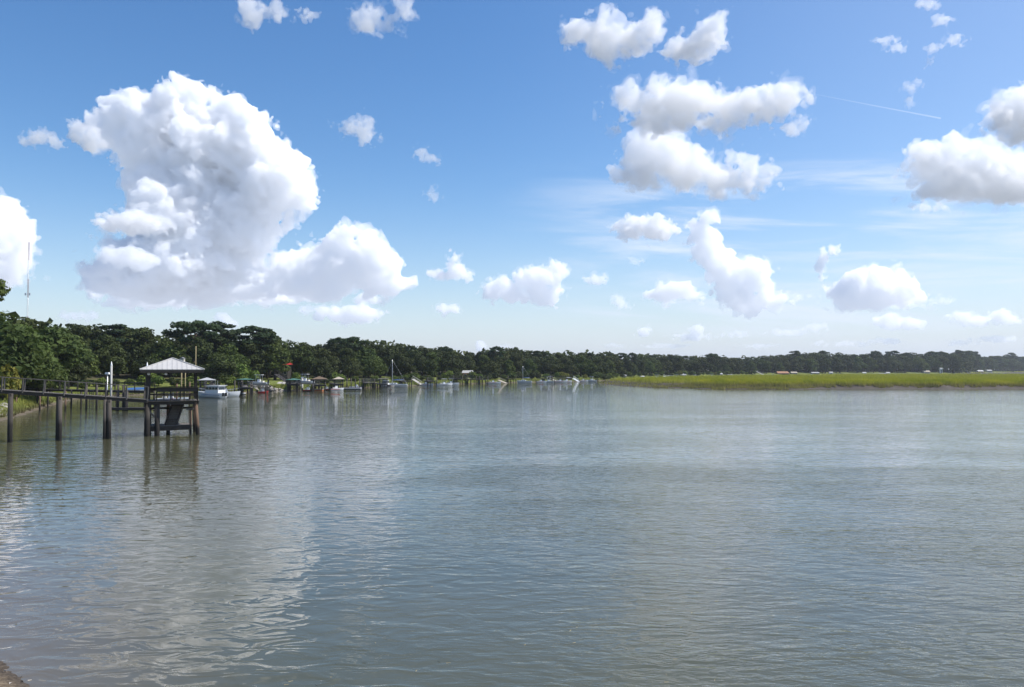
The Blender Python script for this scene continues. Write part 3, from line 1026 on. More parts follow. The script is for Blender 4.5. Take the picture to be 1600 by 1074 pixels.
# ------------------------------------------------------------------ trees
def foliage(lobes, n, size, rng, inner=0.2, flat=0.0):
    """leaf sprays spread through the lobes' shells; each spray is a bent quad"""
    w = np.array([l[3] * l[4] for l in lobes], float)
    idx = rng.choice(len(lobes), n, p=w / w.sum())
    L = np.array(lobes, float)[idx]
    d = rng.normal(0, 1, (n, 3))
    d /= np.linalg.norm(d, axis=1)[:, None]
    low = d[:, 2] < -0.2
    d[low, 2] *= 0.5
    bump = 1 + 0.13 * np.sin(d[:, 0] * 7 + L[:, 0]) * np.cos(d[:, 1] * 6 + L[:, 2]) + 0.08 * np.sin(d[:, 2] * 13 + L[:, 1])
    r = np.where(rng.uniform(0, 1, n) < inner, rng.uniform(.25, .8, n), rng.normal(0.97, 0.07, n)) * bump
    c = L[:, :3] + d * L[:, 3:6] * r[:, None]
    nrm = d + rng.normal(0, .75, (n, 3)) + np.array([0, 0, .35])
    nrm /= np.linalg.norm(nrm, axis=1)[:, None]
    a = np.cross(nrm, rng.normal(0, 1, (n, 3)))
    a /= np.linalg.norm(a, axis=1)[:, None] + 1e-9
    b = np.cross(nrm, a)
    s = size * rng.uniform(.5, 1.35, n)[:, None]
    a, b = a * s, b * s * .62
    k = nrm * s * .18
    V = np.stack([c - a, c - b * .9 + k, c + a, c + b * 1.1 + k], 1).reshape(-1, 3)
    Q = np.arange(4 * n).reshape(-1, 4)
    return V, Q


def trunk_mesh(name, h, r, limbs, mat, rng):
    mb = MB()
    bx, by = rng.uniform(-.04, .04) * h, rng.uniform(-.04, .04) * h
    pts = [(0, 0, -.6), (0, 0, .25 * h), (bx * .5, by * .5, .55 * h), (bx, by, h)]
    mb.tube(pts, [r * 1.35, r, r * .8, r * .3], 8)
    for (t, tip) in limbs:
        p = Vector(pts[1]).lerp(Vector(pts[3]), t)
        q = Vector(tip)
        m_ = p.lerp(q, .5) + Vector((0, 0, -.06 * h * rng.uniform(0, 1)))
        mb.tube([p, m_, q], [r * .5, r * .33, r * .12], 5, False)
    return mb.mesh(name, mat, True)


PROTO = {}


def proto(kind, k, seed):
    """crown and trunk meshes of a tree 10 m tall standing on the origin"""
    rng = np.random.default_rng(seed)
    lobes, limbs = [], []
    if kind == 'oak':
        W = rng.uniform(4.6, 5.6)
        for i in range(15):
            a = rng.uniform(0, 2 * math.pi)
            rr = W * math.sqrt(rng.uniform(0, 1)) * .72
            zc = 6.9 - 3.3 * (rr / W) ** 2 + rng.uniform(-1.5, .5)
            s = rng.uniform(1.3, 2.1)
            lobes.append((rr * math.cos(a), rr * math.sin(a), zc, s, s, s * .78))
        for i in range(6):
            a = i * 1.05 + rng.uniform(-.3, .3)
            lobes.append((W * .72 * math.cos(a), W * .72 * math.sin(a), rng.uniform(2.6, 4.0), 1.5, 1.5, 1.15))
        lobes.append((0, 0, 8.0, 2.2, 2.2, 1.7))
        lobes.append((0, 0, 5.0, 3.0, 3.0, 2.6))
        V, Q = foliage(lobes, 5200, .34, rng, .16)
        limbs = [(rng.uniform(.1, .5), (l[0] * .9, l[1] * .9, l[2])) for l in lobes[:7]]
        tm = trunk_mesh('oak_trunk', 6.0, .38, limbs, M['bark'], rng)
        mat = M['oak_leaf']
    elif kind == 'tall':
        W = rng.uniform(3.0, 3.6)
        for i in range(17):
            zc = rng.uniform(2.6, 8.6)
            wz = W * (1 - ((zc - 5.2) / 5.0) ** 2) * .68
            a = rng.uniform(0, 2 * math.pi)
            s = rng.uniform(1.0, 1.7)
            lobes.append((wz * math.cos(a), wz * math.sin(a), zc, s, s, s * .85))
        lobes.append((0, 0, 8.8, 1.3, 1.3, 1.1))
        lobes.append((0, 0, 5.2, 2.0, 2.0, 3.2))
        V, Q = foliage(lobes, 4200, .32, rng, .18)
        limbs = [(rng.uniform(.2, .7), (l[0] * .9, l[1] * .9, l[2])) for l in lobes[:7]]
        tm = trunk_mesh('trunk', 7.5, .26, limbs, M['bark'], rng)
        mat = M['oak_leaf']
    elif kind == 'pine':
        W = rng.uniform(2.2, 2.9)
        nl = 13
        for i in range(nl):
            zc = 4.6 + 4.9 * (i + rng.uniform(0, .8)) / nl
            a = i * 2.4 + rng.uniform(-.4, .4)
            rr = W * (1 - ((zc - 7) / 3.4) ** 2 * .7) * rng.uniform(.45, .85)
            s = rng.uniform(.75, 1.25)
            lobes.append((rr * math.cos(a), rr * math.sin(a), zc, s, s, s * .48))
        lobes.append((.2, 0, 9.5, 1.0, 1.0, .5))
        V, Q = foliage(lobes, 2600, .26, rng, .25)
        limbs = [(min(.98, (l[2] - 2.2) / 7.4), (l[0], l[1], l[2])) for l in lobes]
        tm = trunk_mesh('pine_trunk', 9.4, .17, limbs, M['pine_bark'], rng)
        mat = M['pine_leaf']
    elif kind == 'umbrella':
        for i in range(11):
            a = i * 2.4
            rr = 3.6 * math.sqrt((i + .5) / 11)
            s = rng.uniform(.9, 1.35)
            lobes.append((rr * math.cos(a), rr * math.sin(a), 9.1 - .16 * rr ** 2 + rng.uniform(-.3, .25), s, s, s * .42))
        for i in range(6):
            a = i * 1.1 + .5
            lobes.append((2.3 * math.cos(a), 2.3 * math.sin(a), rng.uniform(6, 7.3), .95, .95, .4))
        V, Q = foliage(lobes, 2900, .25, rng, .3)
        limbs = [(min(.95, (l[2] - 3.4) / 6), (l[0], l[1], l[2] - .2)) for l in lobes]
        tm = trunk_mesh('umbrella_pine_trunk', 8.6, .22, limbs, M['pine_bark'], rng)
        mat = M['pine_leaf']
    elif kind == 'bush':
        for i in range(8):
            a = rng.uniform(0, 2 * math.pi)
            rr = rng.uniform(0, 5.0)
            s = rng.uniform(2.6, 4.2)
            lobes.append((rr * math.cos(a), rr * math.sin(a), rng.uniform(3.0, 6.4), s, s, s * .85))
        V, Q = foliage(lobes, 1300, .85, rng, .1)
        tm = trunk_mesh('stem', 4.0, .35, [(.2, (l[0] * .8, l[1] * .8, l[2])) for l in lobes[:4]], M['bark'], rng)
        mat = M['bush_leaf']
    V[:, 2] = np.maximum(V[:, 2], 0.05)
    top = np.percentile(V[:, 2], 99.9)
    V *= 10.0 / top
    me = np_mesh(kind + '_crown', V, Q, mat=mat)
    PROTO[(kind, k)] = (me, tm)


def light_variant(kind, k, mat, new):
    me, tm = PROTO[(kind, k)]
    m2 = me.copy()
    m2.materials.clear()
    m2.materials.append(mat)
    PROTO[(new, k)] = (m2, tm)


for kind, cnt in (('oak', 5), ('tall', 4), ('pine', 4), ('umbrella', 2), ('bush', 4)):
    for k in range(cnt):
        proto(kind, k, 100 + 17 * k + len(kind) * 7)
        if kind in ('oak', 'tall'):
            light_variant(kind, k, M['light_leaf'], 'light_' + kind)
        if kind == 'bush':
            light_variant(kind, k, M['oak_leaf'], 'dark_bush')
            light_variant(kind, k, M['yellow_leaf'], 'yellow_bush')
NK = {'oak': 5, 'tall': 4, 'pine': 4, 'umbrella': 2, 'bush': 4, 'light_oak': 5, 'light_tall': 4, 'dark_bush': 4, 'yellow_bush': 4}
NAMES = {'oak': 'oak_tree', 'tall': 'broadleaf_tree', 'pine': 'pine_tree', 'umbrella': 'umbrella_pine', 'bush': 'shrub', 'light_oak': 'oak_tree', 'light_tall': 'broadleaf_tree', 'dark_bush': 'shrub', 'yellow_bush': 'shrub'}
TREES = []
TR = random.Random(9)


def tree(kind, x, y, h, wx=1.0, row='', px=0):
    k = TR.randrange(NK[kind])
    me, tm = PROTO[(kind, k)]
    z = float(land_h(np.array([x]), np.array([y]))[0])
    r = empty(NAMES[kind], (x, y, z - .1), TR.uniform(0, 6.28))
    s = h / 10.0
    r.scale = (s * wx, s * wx, s)
    link('crown', me, r)
    if kind.endswith('bush'):
        link('stem', tm, r)
    else:
        link('trunk', tm, r)
    TREES.append((r, kind, row, px, h))
    return r


SKYLINE = [(-60, 482), (0, 486), (20, 492), (40, 497), (75, 506), (90, 508), (120, 506), (150, 508), (175, 509), (190, 513), (205, 517), (225, 516), (245, 527), (252, 525), (275, 520), (300, 520), (330, 524), (345, 522), (358, 522),
           (375, 527), (385, 528), (400, 524), (420, 521), (440, 532), (470, 534), (500, 536), (530, 532), (560, 530), (590, 532), (610, 533), (640, 541), (690, 543), (705, 545), (715, 549), (740, 550), (770, 547), (790, 544), (830, 548), (870, 549),
           (900, 551), (950, 551), (1000, 552), (1060, 555), (1100, 556), (1150, 558), (1180, 557), (1210, 555), (1240, 552), (1290, 550), (1320, 553), (1360, 552), (1400, 553), (1420, 552), (1450, 551), (1480, 551), (1510, 550), (1530, 554), (1545, 557), (1570, 556), (1600, 556), (1680, 555)]
SHP = np.array(LEFT_SHORE)
SH_PX = 800 + FPX * SHP[7:, 0] / SHP[7:, 1]
SH_Y = SHP[7:, 1]


def shoreY(px):
    return float(np.interp(px, SH_PX, SH_Y))


def skyline(px):
    return float(np.interp(px, [p for p, _ in SKYLINE], [r for _, r in SKYLINE]))


def plant(kind, px, off, row_top, wx=1.0, row='', jy=0.0):
    Y = shoreY(px) + off + jy
    p = at(px, row_top, Y)
    g = float(land_h(np.array([p.x]), np.array([Y]))[0])
    return tree(kind, p.x, Y, max(2.0, p.z - g), wx, row, px)


def build_trees():
    # back row carries the skyline
    px = -50.0
    while px < 1640:
        Y = shoreY(px) + 46
        hpx = (HORIZON - skyline(px)) + 5 * FPX / Y
        kind = TR.choice(['oak', 'tall', 'oak', 'tall', 'light_oak'])
        if px > 640 and TR.random() < .3:
            kind = 'pine'
        if px > 1500:
            kind = TR.choice(['tall', 'pine', 'tall'])
        plant(kind, px, 44 + TR.uniform(-4, 10), skyline(px) + TR.uniform(-1.0, 2.2), TR.uniform(.95, 1.2) * (1.35 if kind == 'pine' else 1), 'back')
        px += hpx * TR.uniform(.27, .36) + 2.5
    # middle row fills below it
    px = -40.0
    while px < 1630:
        Y = shoreY(px) + 32
        full = (HORIZON - skyline(px)) + 4 * FPX / Y
        kind = TR.choice(['oak', 'tall', 'oak', 'light_oak', 'light_tall', 'tall'])
        plant(kind, px, 28 + TR.uniform(-3, 6), skyline(px) + full * TR.uniform(.08, .24), TR.uniform(.95, 1.15), 'middle')
        px += full * TR.uniform(.42, .6) + 3
    # front row, lower and lighter
    px = 25.0
    while px < 1500:
        Y = shoreY(px) + 18
        full = (HORIZON - skyline(px)) + 3 * FPX / Y
        if not (392 < px < 455) and not (705 < px < 750):
            kind = TR.choice(['oak', 'light_oak', 'light_tall', 'oak', 'tall'])
            plant(kind, px, 15 + TR.uniform(-2, 5), skyline(px) + full * TR.uniform(.30, .48), TR.uniform(.9, 1.15), 'front')
        px += full * TR.uniform(.5, .8) + 4
    # tall trees standing out of the skyline
    for kind, x, top, off, wx in (('umbrella', 303, 500, 30, 1.0), ('pine', 343, 502, 34, 1.3), ('pine', 397, 509, 36, 1.7), ('tall', 418, 515, 36, .8), ('umbrella', 530, 527, 40, .8), ('umbrella', 695, 541, 40, .8), ('tall', 228, 512, 34, 1.0), ('pine', 183, 506, 42, 1.4),
                                 ('pine', 552, 526, 42, 1.4), ('pine', 775, 541, 40, 1.3), ('pine', 1243, 548, 40, 1.3), ('pine', 1285, 548, 40, 1.4), ('umbrella', 1367, 548, 40, .7), ('pine', 1397, 548, 42, 1.5), ('pine', 1415, 551, 42, 1.4), ('pine', 1455, 549, 42, 1.5),
                                 ('umbrella', 1470, 549, 42, .8), ('pine', 1498, 547, 45, 1.3), ('pine', 1512, 548, 45, 1.4), ('umbrella', 1520, 549, 45, .7), ('pine', 1580, 551, 50, 1.3), ('umbrella', 1113, 552, 40, .9)):
        plant(kind, x, off, top, wx, 'emergent')
    # the big light green oak leaning over the left bank
    for kind, x, top, Y, wx in (('light_oak', 30, 507, 112, 1.1), ('light_tall', 78, 512, 122, 1.25), ('light_oak', -18, 488, 98, 1.2), ('light_oak', 60, 545, 108, 1.0), ('oak', 2, 540, 104, 1.0)):
        p = at(x, top, Y)
        g = float(land_h(np.array([p.x]), np.array([Y]))[0])
        tree(kind, p.x, Y, p.z - g, wx, 'near', x)
    # shrubs along the shore
    px = 30.0
    while px < 1180:
        Y = shoreY(px)
        if not (400 < px < 450):
            kind = TR.choice(['bush', 'bush', 'dark_bush', 'bush', 'dark_bush', 'yellow_bush' if TR.random() < .35 else 'bush'])
            if px < 120:
                kind = 'dark_bush'
            off = TR.uniform(3, 13) if px > 130 else 26
            p = at(px, 600, Y + off)
            tree(kind, p.x, Y + off, TR.uniform(1.6, 3.4), TR.uniform(.75, 1.1), 'shore', px)
        px += max(4.5, FPX / Y * TR.uniform(1.9, 3.4))
    p = at(5, 600, 92)
    tree('yellow_bush', p.x, 92, 4.6, .55, 'shore', 5)
    p = at(386, 600, 178)
    tree('bush', p.x, 178, 5.2, .7, 'shore', 386)
    p = at(398, 600, 180)
    tree('yellow_bush', p.x, 180, 2.6, .6, 'shore', 398)


build_trees()


def build_woods():
    """the wood behind the rows of trees: undergrowth and crowns that read as one mass"""
    rng = np.random.default_rng(77)
    lobes = []
    px = -70.0
    while px < 1680:
        Y = shoreY(px) + 62
        k = Y / FPX
        full = (HORIZON - skyline(px)) * k + CAMH
        for j in range(4):
            h = full * (.08, .34, .56, .78)[j] * rng.uniform(.9, 1.1)
            q = px + rng.uniform(-4, 4)
            s = max(2.2, full * .20)
            lobes.append(((q - 800) * k, Y + rng.uniform(-5, 7), 2.6 + h * .75, s * 1.3, s, s))
        px += max(3.0, 3.4 / k)
    V, Q = foliage(lobes, 60000, 1.25, rng, .1)
    D = np.hypot(V[:, 0], V[:, 1])
    o = link('woods', np_mesh('woods', V, Q, mat=M['oak_leaf']))
    tag(o, 'dense dark wood filling in behind the rows of shoreline trees', 'woods', None, 'stuff')


build_woods()

LAND = [(20, 'the left bank rocks'), (70, 'the left lawn'), (135, 'the brick house'), (190, 'the pointed piling'), (270, 'the tin roofed pavilion'), (335, 'the white roofed shelter'), (383, 'the small green roof'),
        (420, 'the rock slope'), (458, 'the larger green roof'), (499, 'the brown gazebo'), (528, 'the tan gazebo'), (565, 'the long floating dock'), (600, 'the flat roofed shelter'), (617, 'the larger sailboat'),
        (650, 'the sloping gangway'), (694, 'the motorboat pair'), (731, 'the orange walled house'), (770, 'the lone motorboat'), (820, 'the distant sailboat'), (870, 'the far dock cluster'), (925, 'the marsh tip'),
        (985, 'the first far house'), (1060, 'the white gabled boathouse'), (1125, 'the grey boathouse'), (1185, 'the wide grey gangway'), (1225, 'the rusty roof'), (1275, 'the white shelter'), (1330, 'the bare far shore'),
        (1390, 'the tiny white houses'), (1450, 'the cream cottage'), (1510, 'the last tall pines'), (1580, 'the far tree gap')]
KINDW = {'oak': 'dark broad oak', 'tall': 'dark upright tree', 'light_oak': 'lighter broad oak', 'light_tall': 'lighter upright tree', 'pine': 'thin crowned pine', 'umbrella': 'flat topped pine',
         'bush': 'bright green shrub', 'dark_bush': 'dark green shrub', 'yellow_bush': 'yellowish shrub'}
ROWW = {'back': 'in skyline row', 'middle': 'in middle row', 'front': 'in front row', 'emergent': 'above the skyline', 'near': 'on near bank', 'shore': 'on shore'}
GRPW = {'oak': 'oaks along the river shore', 'tall': 'leafy trees along the river shore', 'light_oak': 'oaks along the river shore', 'light_tall': 'leafy trees along the river shore', 'pine': 'pines along the river shore', 'umbrella': 'flat topped pines along the river shore',
        'bush': 'shrubs along the shore', 'dark_bush': 'shrubs along the shore', 'yellow_bush': 'shrubs along the shore'}
ORD = ['leftmost', 'second', 'third', 'fourth', 'fifth', 'sixth', 'seventh', 'eighth', 'ninth', 'tenth']


def label_trees():
    buckets = {}
    for t in TREES:
        r, kind, row, px, h = t
        lm = min(LAND, key=lambda q: abs(q[0] - px))[1]
        buckets.setdefault((kind, row, lm), []).append(t)
    for (kind, row, lm), ts in buckets.items():
        ts.sort(key=lambda t: t[3])
        for i, t in enumerate(ts):
            pre = '' if len(ts) == 1 else (ORD[min(i, 9)] + ' ' if i == 0 else ORD[min(i, 9)] + ' from left ')
            tag(t[0], f"{pre}{KINDW[kind]} {ROWW[row]} behind {lm}", 'shrub' if kind.endswith('bush') else 'tree', GRPW[kind])


label_trees()
print('trees', len(TREES), round(time.time() - T0, 1))
# the branch that hangs into the picture at the left edge
rng_ = np.random.default_rng(5)
c0 = at(-22, 452, 60)
V_, Q_ = foliage([(0, 0, 0, 1.5, 1.2, .8), (.9, 0, -.2, .7, .6, .55), (.6, .2, .5, .5, .5, .35), (.8, 0, -.75, .45, .45, .3), (-1.6, 0, -1.0, 1.6, 1.4, 1.2)], 1500, .16, rng_, .3)
br = empty('oak_branch', c0, 0, 'leafy oak branch reaching in from the left edge below the cloud', 'tree branch')
link('crown', np_mesh('branch_leaves', V_, Q_, mat=M['light_leaf']), br)
mb = MB()
mb.tube([(-16, 1, -13.9), (-15, .8, -6), (-10, .5, -2.5), (-4, .2, -1), (0, 0, 0), (1.1, 0, -.1)], [.55, .45, .3, .16, .07, .02], 7)
mb.build('limb', M['bark'], br, True)
# ------------------------------------------------------------------ piers and docks
DR = random.Random(21)


def shared(mb, name, mat, smooth_=False):
    return mb.mesh(name, mat, smooth_)


def hip_roof(w, d, h, over_mat, z, parent, ribs=0, fascia=0.16, name='roof'):
    """square pyramid roof with real thickness, standing seams and a fascia"""
    hw, hd = w / 2, d / 2
    mb = MB()
    t = 0.05
    mb.add([(-hw, -hd, z), (hw, -hd, z), (hw, hd, z), (-hw, hd, z), (0, 0, z + h), (-hw + .02, -hd + .02, z - t), (hw - .02, -hd + .02, z - t), (hw - .02, hd - .02, z - t), (-hw + .02, hd - .02, z - t)],
           [(0, 1, 4), (1, 2, 4), (2, 3, 4), (3, 0, 4), (8, 7, 6, 5), (0, 5, 6, 1), (1, 6, 7, 2), (2, 7, 8, 3), (3, 8, 5, 0)])
    r = mb.build(name, over_mat, parent)
    if ribs:
        rb = MB()
        for sx, sy, hx, hy in ((1, 0, hw, hd), (0, 1, hd, hw), (-1, 0, hw, hd), (0, -1, hd, hw)):
            for k in range(ribs):
                u = -hx + (k + .5) / ribs * 2 * hx
                top = 1 - abs(u) / hx
                if sx:
                    a = Vector((u * sx, -hy * sx, z + .02))
                    b_ = Vector((u * sx, -hy * (1 - top) * sx, z + h * top + .02))
                else:
                    a = Vector((hy * sy, u * sy, z + .02))
                    b_ = Vector((hy * (1 - top) * sy, u * sy, z + h * top + .02))
                rb.beam(a, b_, .03, .02)
        for cx, cy in ((-1, -1), (1, -1), (1, 1), (-1, 1)):
            rb.beam((cx * hw, cy * hd, z + .02), (0, 0, z + h + .03), .10, .05)
        tag(rb.build('roof_seams', over_mat, r), kind='stuff')
    if fascia:
        fb = MB()
        for a, b_ in (((-hw + .04, -hd + .04), (hw - .04, -hd + .04)), ((hw - .04, -hd + .04), (hw - .04, hd - .04)), ((hw - .04, hd - .04), (-hw + .04, hd - .04)), ((-hw + .04, hd - .04), (-hw + .04, -hd + .04))):
            fb.beam((a[0], a[1], z - t - fascia / 2 - .003), (b_[0], b_[1], z - t - fascia / 2 - .003), .05, fascia)
        fb.build('fascia', M['dark_wood'], parent)
    return r


def build_pavilion():
    # local x runs along the front face, y points away from the viewer
    c = wat(268, 681)
    RZ = math.radians(23.5)
    ux, uy = Vector((math.cos(RZ), math.sin(RZ), 0)), Vector((-math.sin(RZ), math.cos(RZ), 0))
    org = Vector((c.x, c.y, 0)) + uy * 1.6
    root = empty('dock_pavilion', org, RZ, 'open pavilion with grey metal hip roof on piles at the end of the long pier', 'pavilion')
    s = 1220 / 59.0
    DZ = 2.62                       # deck level
    EZ = 4.98                       # eave level
    W_ = 1.88
    hip_roof(4.45, 4.2, .86, M['metal_roof'], EZ, root, ribs=13, fascia=.2)
    rf = MB()
    for k in range(9):
        x = -2.0 + k * .5
        rf.beam((x, -2.0, EZ - .1), (x * .12, 0, EZ + .74), .05, .1)
        rf.beam((x, 2.0, EZ - .1), (x * .12, 0, EZ + .74), .05, .1)
    rf.build('rafters', M['dark_wood'], root)
    # roof posts run down as piles into the water
    lean = {(-1, -1): 0.02, (1, -1): -0.12, (-1, 1): 0, (1, 1): -0.03}
    for (sx, sy), ln in lean.items():
        mb = MB()
        x, y = sx * 1.66, sy * 1.5
        r = .2 if sx < 0 else .145
        x0 = x - ln * 1.2
        mb.tube([(x0 - ln, y, -2.0), (x0, y, .6), (x, y, DZ - .12)], [r * 1.05, r, r * .93], 12)
        mb.build('pile', M['pile'] if sx < 0 else M['brown_pile'], root, True)
        pb = MB()
        pb.box((x, y, (DZ + EZ) / 2 + .03), (.34 if (sx, sy) == (-1, -1) else .17, .2, EZ - DZ - .16))
        pb.build('post', M['dark_wood'], root)
    for x, y, r, z1, mt in ((-1.0, -1.35, .19, DZ - .12, 'pile'), (-.25, 1.3, .15, DZ - .12, 'brown_pile'), (1.32, -1.2, .09, 1.9, 'brown_pile'),):
        mb = MB()
        mb.tube([(x, y, -2), (x, y, z1)], [r, r * .95], 10)
        mb.build('pile', M[mt], root, True)
    # deck: beams, joists, boards
    bm_ = MB()
    for y in (-1.55, 1.55):
        bm_.beam((-W_, y, DZ - .17), (W_, y, DZ - .17), .09, .24)
    for k in range(7):
        x = -W_ + .1 + k * (2 * W_ - .2) / 6
        bm_.beam((x, -1.5, DZ - .12), (x, 1.5, DZ - .12), .06, .14)
    bm_.build('deck_beams', M['dark_wood'], root)
    pl = MB()
    n = 26
    for k in range(n):
        x = -W_ - .05 + (k + .5) * (2 * W_ + .1) / n
        pl.box((x, 0, DZ - .02 + DR.uniform(-.004, .004)), ((2 * W_ + .1) / n - .012, 3.5, .04))
    tag(pl.build('deck_boards', M['wood'], root), kind='stuff')
    # railing with a wide back board, bench seat
    for (x0, y0, x1, y1) in ((-1.05, -1.68, 1.78, -1.68), (1.78, -1.68, 1.78, 1.68), (-1.78, 1.68, 1.78, 1.68)):
        for zz, hh in ((DZ + .98, .05), (DZ + .80, .24), (DZ + .38, .07)):
            rb = MB()
            rb.beam((x0, y0, zz), (x1, y1, zz), .14 if hh == .05 else .045, hh)
            rb.build('rail', M['dark_wood'], root)
        for k in range(4):
            t = k / 3
            mb = MB()
            mb.box((x0 + (x1 - x0) * t, y0 + (y1 - y0) * t, DZ + .47), (.08, .08, .94))
            mb.build('rail_post', M['dark_wood'], root)
    sb = MB()
    for y in (1.25, 1.40, 1.55):
        sb.box((0, y - .1, DZ + .45), (3.1, .13, .04))
    sb.build('bench_seat', M['wood'], root)
    for x in (-1.3, 0, 1.3):
        MB().box((x, 1.3, DZ + .21), (.09, .34, .42)).build('bench_leg', M['dark_wood'], root)
    # header beams under the roof
    for a, b_ in (((-1.75, -1.5), (1.75, -1.5)), ((1.66, -1.4), (1.66, 1.4)), ((-1.75, 1.5), (1.75, 1.5)), ((-1.66, -1.4), (-1.66, 1.4))):
        MB().beam((a[0], a[1], EZ - .17), (b_[0], b_[1], EZ - .17), .1, .2).build('header_beam', M['dark_wood'], root)
    # lower landing and its beams
    MB().box((.0, -.25, .72), (2.95, 2.0, .10)).build('landing_deck', M['wood'], root)
    MB().beam((-1.75, -1.3, .50), (1.35, -1.3, .58), .09, .34).build('landing_beam', M['dark_wood'], root)
    MB().beam((-1.75, .7, .50), (1.35, .7, .50), .09, .3).build('landing_beam', M['dark_wood'], root)
    MB().beam((-1.66, -1.5, 2.0), (-1.0, -1.4, 1.2), .06, .12).build('brace', M['wood'], root)
    MB().beam((-1.7, 1.2, 1.95), (1.7, 1.2, 1.95), .08, .16).build('cross_beam', M['dark_wood'], root)
    MB().beam((1.0, -1.2, 1.95), (1.62, -1.2, 1.95), .08, .14).build('cross_beam', M['wood'], root)
    # steep stair down to the landing
    st = Vector((.50, .2, DZ - .06))
    sf = Vector((-.06, -1.1, .80))
    for sx in (-.40, .40):
        MB().beam(st + Vector((sx, 0, 0)), sf + Vector((sx, 0, 0)), .05, .22).build('stair_stringer', M['dark_wood'], root)
    for k in range(10):
        t = (k + .5) / 10
        p = st.lerp(sf, t)
        MB().box(p, (.76, .20, .035)).build('tread', M['wood'], root)
        MB().box(p + Vector((0, .09, -.09)), (.74, .02, .15)).build('riser', M['wood'], root)
    # two white globe lamps under the eave
    for x in (-1.62, -.45):
        mb = MB()
        pts = [(0, 0, -.1), (0, 0, -.085), (0, 0, -.05), (0, 0, 0), (0, 0, .05), (0, 0, .085), (0, 0, .1)]
        mb.tube([Vector(p) + Vector((x, -1.78, EZ - .34)) for p in pts], [.01, .055, .09, .105, .09, .055, .01], 12)
        g = mb.build('lamp_globe', M['white'], root, True)
        MB().beam((x, -1.78, EZ - .24), (x, -1.78, EZ - .05), .03, .03).build('lamp_stem', M['black'], root)
    return root


def build_long_pier():
    A = at(-120, 600, 51.2)
    B = at(232, 622, 57.4)
    za = 5 - (603.5 - HORIZON) * 51.2 / FPX + .09
    zb = 2.76
    A = Vector((A.x, A.y, za))
    B = Vector((B.x, B.y, zb))
    root = empty('wooden_pier', (B.x, B.y, 0), 0, 'long narrow weathered wooden pier with railings leading to the metal roofed pavilion', 'pier')
    o = Vector((B.x, B.y, 0))
    d = (B - A)
    dn = Vector((d.x, d.y, 0)).normalized()
    side = Vector((-dn.y, dn.x, 0))           # away from the viewer
    Wp = 1.35

    def at_t(px_t, off, dz):
        p = A.lerp(B, px_t)
        return p + side * off + Vector((0, 0, dz)) - o
    L_ = d.length

    def t_of(px):
        # where the pier line crosses that pixel column
        k = (px - 800) / FPX
        den = (B.x - A.x) - k * (B.y - A.y)
        return (k * A.y - A.x) / den
    for off in (0.03, Wp - .03):
        MB().beam(at_t(0, off, -.14), at_t(1, off, -.14), .07, .22).build('stringer', M['dark_wood'], root)
    pl = MB()
    n = int(L_ / .16)
    ang = math.atan2(d.y, d.x)
    for k in range(n):
        p = at_t((k + .5) / n, Wp / 2, 0)
        pl.box(p + Vector((0, 0, DR.uniform(-.004, .004))), (.148, Wp + .1, .04), ang)
    tag(pl.build('deck_boards', M['wood'], root), kind='stuff')
    for off in (-.02, Wp + .02):
        MB().beam(at_t(0, off, .84), at_t(1, off, .93), .09, .04).build('handrail', M['wood'], root)
        px = -94
        j = 0
        while px < 232:
            t = t_of(px)
            if t > 0.01:
                a = at_t(t, off + (.06 if off < 0 else -.06) - (.1 if off < 0 else -.1), -.12)
                b_ = a + dn * (DR.uniform(.02, .07)) + Vector((0, 0, .95 + .09 * t))
                MB().beam(a, b_, .075, .045).build('rail_post', M['wood'], root)
            px += 32.5
            j += 1
    # piles in pairs
    for px, dbl in ((-58, 0), (18, 0), (95, 0), (172, 1)):
        t = t_of(px)
        for off, r in ((.0, .16), (Wp + .05, .13)):
            a = at_t(t, off, -.2)
            if off > 0:
                a = a - dn * .14 + dn * DR.uniform(-.05, .02)
            mb = MB()
            mb.tube([(a.x + DR.uniform(-.05, .05), a.y, -2.0), (a.x, a.y, .8), a], [r * 1.04, r, r * .94], 12)
            mb.build('pile', M['pile'], root, True)
        if dbl:
            a = at_t(t_of(165.5), .0, -.2)
            mb = MB()
            mb.tube([(a.x, a.y, -2.0), a], [.12, .11], 10)
            mb.build('pile', M['pile'], root, True)
        MB().beam(at_t(t, -.15, -.32), at_t(t, Wp + .2, -.32), .1, .18).build('cap_beam', M['dark_wood'], root)
    return root


build_pavilion()
build_long_pier()


